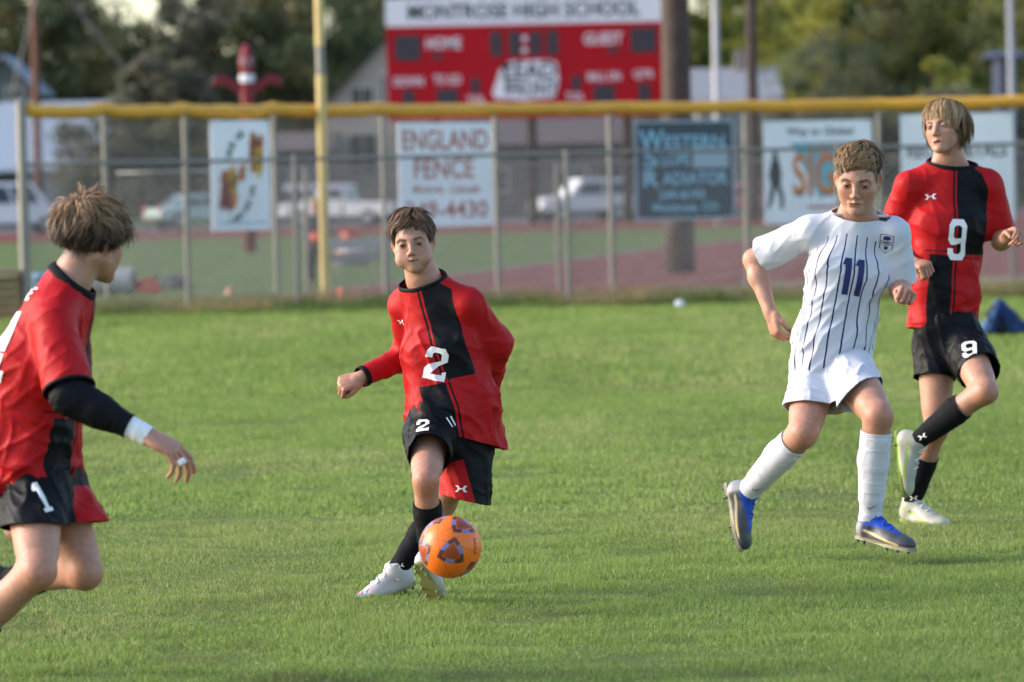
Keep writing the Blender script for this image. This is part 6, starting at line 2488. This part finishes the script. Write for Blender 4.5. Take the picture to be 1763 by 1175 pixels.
def spaint_redleg(S, T, J, V, me, ends):
    """left leg: red lower front between a slanting line and a black side panel"""
    ep, ax = ends['L']
    q = V - ep
    h_ = -(q @ ax)                                  # above the hem
    side = q @ nrm(S['redside'])
    red = np.minimum.reduce([S['redh'] - h_ + side * S.get('redslope', .35), S['redw'] - side, np.where(seg_dist(V, J['hipL'], ep)[0] < seg_dist(V, J['hipR'], ends['R'][0])[0], .05, -.05)])
    set_float(me, 'blk', -red)

def spaint_white(S, T, J, V, me, ends):
    set_col(me, np.tile(WHT, (len(V), 1)))

PL = {}
# ---------------- number 2: has just struck the ball
PL['2'] = build_player(dict(
    id='2', d=16.8, seed=2, bulk=.92, leg=.94, hs=.98, check=True,
    label='boy in long-sleeved red and black number 2 jersey, cheeks puffed, passing the orange ball',
    J=dict(head=(711, 419, 0), neck=(729, 480, .03), shR=(695, 528, .10), shL=(809, 527, -.04), elR=(706, 613, .22), wrR=(622, 650, .10),
           elL=(853, 592, .06), wrL=(838, 684, .22), hipR=(740, 748, -.02), hipL=(804, 756, .03), knR=(733, 826, -.33), anR=(740, 955, -.20),
           knL=(764, 868, .20), anL=(684, 980, .22)),
    face=(-4, 2, 6), look=(-.05, 0), neckr=.047,
    head=dict(puff=1.12, zl=.90, mdark=.45, jaw=.88, wide=.92, eye=.0040, style=st_fringe, hair=(.066, .036, .020), tip=(.13, .074, .039), rootc=(.032, .018, .011), n=7000, grav=.055, mess=.03, clump=.5, crown=(.012, .05, .105), brow=(.045, .026, .018), lip=(.78, .52, .50)),
    torso=[(790, 800, .02, 12, .182, .120), (781, 700, .02, 4, .168, .112), (760, 600, .02, -12, .142, .106), (745, 530, .03, -20, .105, .080)],
    sleeveR=[('shR', ('shR', 'elR', 1.0), .052, .052), ('elR', ('elR', 'wrR', 1.08), .052, .037)],
    sleeveL=[('shL', ('shL', 'elL', 1.0), .054, .056), ('elL', ('elL', 'wrL', 1.05), .056, .040)],
    cuffR=('elR', 'wrR', .93, .105), cuffL=('elL', 'wrL', .97, .105),
    hem=((790, 755, .02), (-.26, -.10, -1)), hemr=.34,
    folds=[((.55, 0, -1), .060, 1.0), ((.9, 0, -.5), .042, .7), ((1, .2, .2), .03, .15)], wto=.011, wsl=.009,
    vmid=.315, vtop=.685, ulim=.112, cuffband='LR', cuffh=.016, lines=False, paint=paint_panels, jmat=M_JERSEY, collarm=M_BLKC,
    collar=(-.004, .002, .42, .125, .006, .007),
    waist=(770, 705, .0), pelvis=(.150, .105),
    shortR=(738, 782, -.24, .098, .080), shortL=(801, 860, .0, .102, .095, (-.25, 0, -1)), scut=.16,
    smat=M_SHORTS, spaint=spaint_redleg, redside=(1, 0, .25), redh=.13, redw=.035, redslope=.5,
    sock=(.30, .30), sockm=M_BSOCK,
    toeR=((.25, .70, -.62), (-.45, -.70, -.50)), toeL=((-.88, -.25, -.32), (-.28, .05, -1)),
    shoeR=dict(cols=SHOE_2, s=.93, sole=(.25, .25, .10), stud=(.16, .20, .10)), shoeL=dict(cols=SHOE_2, s=.96, sole=(.25, .25, .10), stud=(.10, .10, .08)),
    handR=dict(d=(-.92, -.15, -.30), palm=(.2, .75, -.45), curl=(75, 90, 50), thumb=(25, 60), side=1, s=.92),
    handL=dict(d=(-.3, .5, -.8), palm=(-.8, .2, .2), curl=(60, 60, 40), side=1, s=.92),
    socklogo=dict(L=('ua', M_PRINT, 690, 975, .022, 25), R=('ua', M_PRINT, None, 0, 0, 0)),
    prints=[('number', 'j', [(0, 0, 1, 1.28, '2')], 751, 626, .094, M_PRINT, -22, .004),
            ('logo', 'j', [(0, 0, 1.0, .62, 'ua')], 692, 554, .032, M_PRINT, -8, .003),
            ('number', 's', [(0, 0, .95, 1.25, '2')], 728, 734, .055, M_PRINT, 4, .003),
            ('logo', 's', [(0, 0, 1.0, .62, 'ua')], 794, 842, .038, M_PRINT, -4, .003),
            ('drawstring', 's', [(-.2, 0, .16, 1.2, 'bar'), (.25, -.1, .16, 1.2, 'bar')], 776, 726, .034, M_PRINT, 28, .003)],
))
# ---------------- number 11: opponent in white pinstripes
PL['11'] = build_player(dict(
    id='11', d=18.3, seed=11, bulk=1.04, leg=1.06, hs=1.14, check=True,
    label='boy in white pinstriped number 11 jersey running beside the taller red and black player',
    J=dict(head=(1477, 309, -.04), neck=(1477, 370, .03), shR=(1393, 400, .03), shL=(1541, 404, .0), elR=(1297, 447, .16), wrR=(1326, 538, .06),
           elL=(1549, 498, .06), wrL=(1553, 506, -.15), hipR=(1402, 650, .02), hipL=(1462, 640, -.04), knL=(1512, 716, -.38), anL=(1498, 893, -.28),
           knR=(1384, 745, -.26), anR=(1288, 846, -.02)),
    face=(-10, 15, -4), look=(.2, -.3), neckr=.058,
    head=dict(jaw=.92, wide=.95, zl=.94, eye=.0028, open=.0004, style=st_short, hair=(.098, .055, .028), tip=(.29, .172, .086), rootc=(.055, .030, .017), n=7000, grav=.03, hlr=.016, mess=.03, cmess=.03, clump=.45, clumps=330, crown=(-.01, .05, .105), w=.0013, brow=(.055, .032, .020)),
    torso=[(1420, 690, .02, 14, .166, .126), (1436, 585, .02, 14, .152, .116), (1460, 468, .02, 12, .160, .115), (1470, 412, .03, 8, .125, .080)],
    sleeveR=[('shR', ('shR', 'elR', 1.05), .060, .078)], sleeveL=[('shL', ('shL', 'elL', 1.02), .060, .076)],
    cuffR=('shR', 'elR', .82, .13), cuffL=('shL', 'elL', .86, .13),
    hem=((1428, 642, .02), (.12, -.10, -1)), hemr=.27,
    folds=[((.9, 0, .55), .060, .8), ((.6, 0, .8), .045, .7), ((1, .2, -.3), .03, .12)], wto=.012, wsl=.009,
    vtop=.665, stripe0=.0, paint=paint_stripes, jmat=M_STRIPE, collarm=mat('white_rib', (.70, .72, .78), .7),
    colup=.85, collar=(.010, .002, .46, .135, .006, .006),
    waist=(1424, 625, .0), pelvis=(.136, .102),
    shortR=(1394, 703, -.12, .100, .108, (-.10, -.30, -1)), shortL=(1480, 684, -.20, .102, .112, (.62, -.42, -.66)), scut=.20,
    smat=M_WSHORT, spaint=spaint_white, wsh=.005,
    sock=(.13, .16), sockm=M_WSOCK,
    toeL=((.72, -.62, -.16), (-.05, .05, -1)), toeR=((.20, -.16, -.96), (-.90, .40, -.18)),
    shoeL=dict(cols=SHOE_11, s=1.04, lace=(.02, .08, .5), sole=(.30, .27, .20)), shoeR=dict(cols=SHOE_11, s=1.04, lace=(.02, .08, .5), sole=(.30, .27, .20)),
    handR=dict(d=(.22, -.25, -.93), palm=(.85, .35, .05), curl=(45, 55, 35), thumb=(20, 35), side=1, s=1.02),
    handL=dict(d=(.20, -.92, .12), palm=(-.45, -.05, -.85), curl=(80, 95, 55), thumb=(15, 70), side=-1, s=1.02),
    socklogo=dict(L=('tick', M_NAVY, 1500, 873, .034, -2), R=('tick', M_NAVY, 1302, 842, .034, -12)),
    prints=[('number', 'j', [(-.30, 0, 1, 1.65, '|'), (.30, 0, 1, 1.65, '|')], 1470, 478, .088, M_NAVY, 3, .004),
            ('crest', 'j', [(0, 0, 1, 1.35, 'crest')], 1526, 420, .060, M_NAVY, 0, .003)],
))
# ---------------- number 9: tall team mate
PL['9'] = build_player(dict(
    id='9', d=19.9, seed=9, bulk=1.0, leg=1.0, hs=1.0, check=True,
    label='tall fair-haired boy in short-sleeved red and black number 9 jersey, one knee raised',
    J=dict(head=(1627, 221, -.02), neck=(1635, 278, .03), shR=(1564, 322, .0), shL=(1703, 319, .03), elR=(1534, 412, .12), wrR=(1571, 452, -.08),
           elL=(1722, 416, .10), wrL=(1733, 410, -.14), hipR=(1612, 594, .02), hipL=(1658, 592, -.02), knL=(1697, 674, -.36), anL=(1578, 760, -.18),
           knR=(1612, 738, -.06), anR=(1569, 866, .10)),
    face=(-30, -6, 6), look=(-.2, -.1), neckr=.055,
    head=dict(jaw=.98, wide=.95, eye=.0030, open=.0045, style=st_long, hair=(.20, .118, .055), tip=(.40, .255, .125), rootc=(.085, .046, .023), n=7500, grav=.26, mess=.04, cmess=.05, clump=.45, clumps=300, tmin=.5, t0=.08, crown=(0, .045, .108), w=.0014, rise=5, brow=(.09, .055, .032), low=-.05),
    torso=[(1622, 606, .02, 12, .160, .115), (1626, 500, .02, 12, .146, .106), (1634, 385, .02, 10, .162, .115), (1636, 322, .03, 8, .130, .085)],
    sleeveR=[('shR', ('shR', 'elR', 1.0), .058, .075)], sleeveL=[('shL', ('shL', 'elL', 1.0), .058, .078)],
    cuffR=('shR', 'elR', .82, .13), cuffL=('shL', 'elL', .88, .13),
    hem=((1620, 570, .02), (-.11, -.08, -1)), hemr=.27,
    folds=[((.8, 0, -.35), .060, .8), ((.3, 0, -1), .06, .7), ((1, .2, .2), .035, .15)], wto=.011, wsl=.009,
    vmid=.425, vtop=.835, ulim=.150, paint=paint_panels, jmat=M_JERSEY, collarm=M_BLKC,
    collar=(-.006, .002, .36, .13, .008, .008),
    waist=(1630, 560, .0), pelvis=(.150, .112),
    shortR=(1608, 652, -.02, .098, .092), shortL=(1686, 640, -.20, .104, .096), scut=.15,
    smat=M_SHORTS, spaint=spaint_plain,
    sock=(.30, .36), sockm=M_BSOCK,
    toeL=((.10, -.12, -.99), (-.93, .30, -.10)), toeR=((.62, -.76, -.10), (0, 0, -1)),
    shoeL=dict(cols=SHOE_9, s=1.06, sole=(.24, .32, .06), stud=(.12, .15, .05)), shoeR=dict(cols=SHOE_9, s=1.06, sole=(.24, .32, .06), stud=(.12, .15, .05)),
    handR=dict(d=(.55, -.75, -.15), palm=(.25, .1, -.9), curl=(70, 80, 50), thumb=(20, 55), side=-1, s=1.0),
    handL=dict(d=(.50, -.75, .25), palm=(-.55, -.2, -.75), curls=[(35, 40, 25), (60, 70, 40), (70, 80, 45), (75, 85, 45)], thumb=(25, 45), side=-1, s=1.0),
    socklogo=dict(L=('ua', M_PRINT, 1588, 752, .032, 25), R=('ua', M_PRINT, 1573, 858, .032, 0)),
    prints=[('number', 'j', [(0, 0, 1, 1.95, '9')], 1648, 413, .090, M_PRINT, 2, .003),
            ('logo', 'j', [(0, 0, 1.0, .55, 'ua')], 1602, 339, .044, M_PRINT, 4, .003),
            ('number', 's', [(0, 0, 1, 1.15, '9')], 1669, 601, .072, M_PRINT, 6, .003)],
))
# ---------------- number 1: near left, seen from behind his right shoulder
PL['1'] = build_player(dict(
    id='1', d=14.2, seed=5, bulk=1.0, leg=1.05, hs=1.06, check=True,
    label='boy seen from behind in red jersey with black undersleeve and white wrist tape',
    J=dict(head=(157, 416, .02), neck=(122, 484, .0), shR=(92, 560, -.16), shL=(120, 545, .16), elR=(120, 682, -.27), wrR=(248, 748, -.30),
           elL=(122, 695, .24), wrL=(20, 700, .20), hipR=(58, 852, -.08), hipL=(92, 846, .09), knR=(66, 982, -.32), anR=(-72, 1122, -.14),
           knL=(146, 984, -.06), anL=(8, 1002, .20)),
    face=(140, 6, 4), look=(0, 0), neckr=.058,
    head=dict(jaw=1.0, wide=1.0, style=st_tousled, hair=(.07, .04, .022), tip=(.30, .18, .092), mt=.3, mp=.8, rootc=(.014, .009, .007), n=8500, grav=.05, mess=.07, cmess=.05, clump=.35, clumps=420, t0=.01, tmin=.12, crown=(.0, .055, .10), w=.0015, rise=6, low=.0),
    torso=[(52, 905, .0, 62, .168, .150), (50, 780, .0, 66, .155, .140), (66, 640, .0, 74, .165, .152), (98, 545, .0, 80, .130, .105)],
    sleeveR=[('shR', ('shR', 'elR', 1.0), .066, .082)], sleeveL=[('shL', ('shL', 'elL', .9), .062, .072)],
    cuffR=('shR', 'elR', .90, .14), cuffL=('shL', 'elL', .86, .13), cuffband='R', cuffh=.005,
    bands=[('undersleeve', 'elR', 'wrR', 0, .80, .052, .039, M_BLKC), ('wrist_tape', 'elR', 'wrR', .74, 1.06, .036, .031, M_TAPE)],
    hem=((66, 838, .0), (.20, -.05, -1)), hemr=.28,
    folds=[((.9, 0, -.5), .060, .8), ((.8, 0, .5), .045, .6), ((.3, .2, 1), .05, .4)], wto=.011, wsl=.009,
    vmid=.355, vtop=.86, ulim=.160, paint=paint_panels, jmat=M_JERSEY, collarm=M_BLKC,
    collar=(.004, .004, .35, .12, .014, .012),
    waist=(70, 800, .0), pelvis=(.150, .118),
    shortR=(60, 908, -.17, .104, .106, (0, -.2, -1)), shortL=(124, 902, .0, .102, .104, (.05, -.1, -1)), scut=.17,
    smat=M_SHORTS, spaint=spaint_redleg, redside=(-1, 0, -.6), redh=.115, redw=.5, redslope=.0,
    sock=(.55, .62), sockm=M_BSOCK,
    toeR=((.7, -.3, -.4), (0, 0, -1)), toeL=((-.2, .1, -.95), (-.95, .1, .2)),
    shoeL=dict(cols=SHOE_1), shoeR=dict(cols=SHOE_1),
    handR=dict(d=(.80, -.10, -.42), palm=(-.45, .40, -.75), curls=[(22, 25, 15), (28, 32, 20), (34, 38, 25), (40, 42, 25)], thumb=(30, 25), side=1, s=1.18, spread=4),
    handL=dict(d=(-.9, 0, .1), palm=(0, 1, 0), curl=(50, 60, 40), side=1),
    nfront=True,
    prints=[('number', 's', [(0, 0, .9, 1.5, '1')], 72, 856, .068, M_PRINT, 16, .004),
            ('number', 'j', [(0, 0, 1.5, 2.2, '1')], 2, 592, .105, M_PRINT, 0, .003),
            ('name', 'j', [(0, 0, .9, 1.25, 'E'), (-1.0, 0, .9, 1.25, 'E')], 54, 506, .040, M_PRINT, 0, .003)],
))

# tape ring on a finger of the near player
q = P(313, 796, 14.2 - .335)
MB().lathe(q, [(.012, -.009), (.0135, -.008), (.0135, .008), (.012, .009)], 12, axis=(.55, -.2, -.8)).build('finger_tape', M_TAPE, PL['1']['root'], smooth=True)
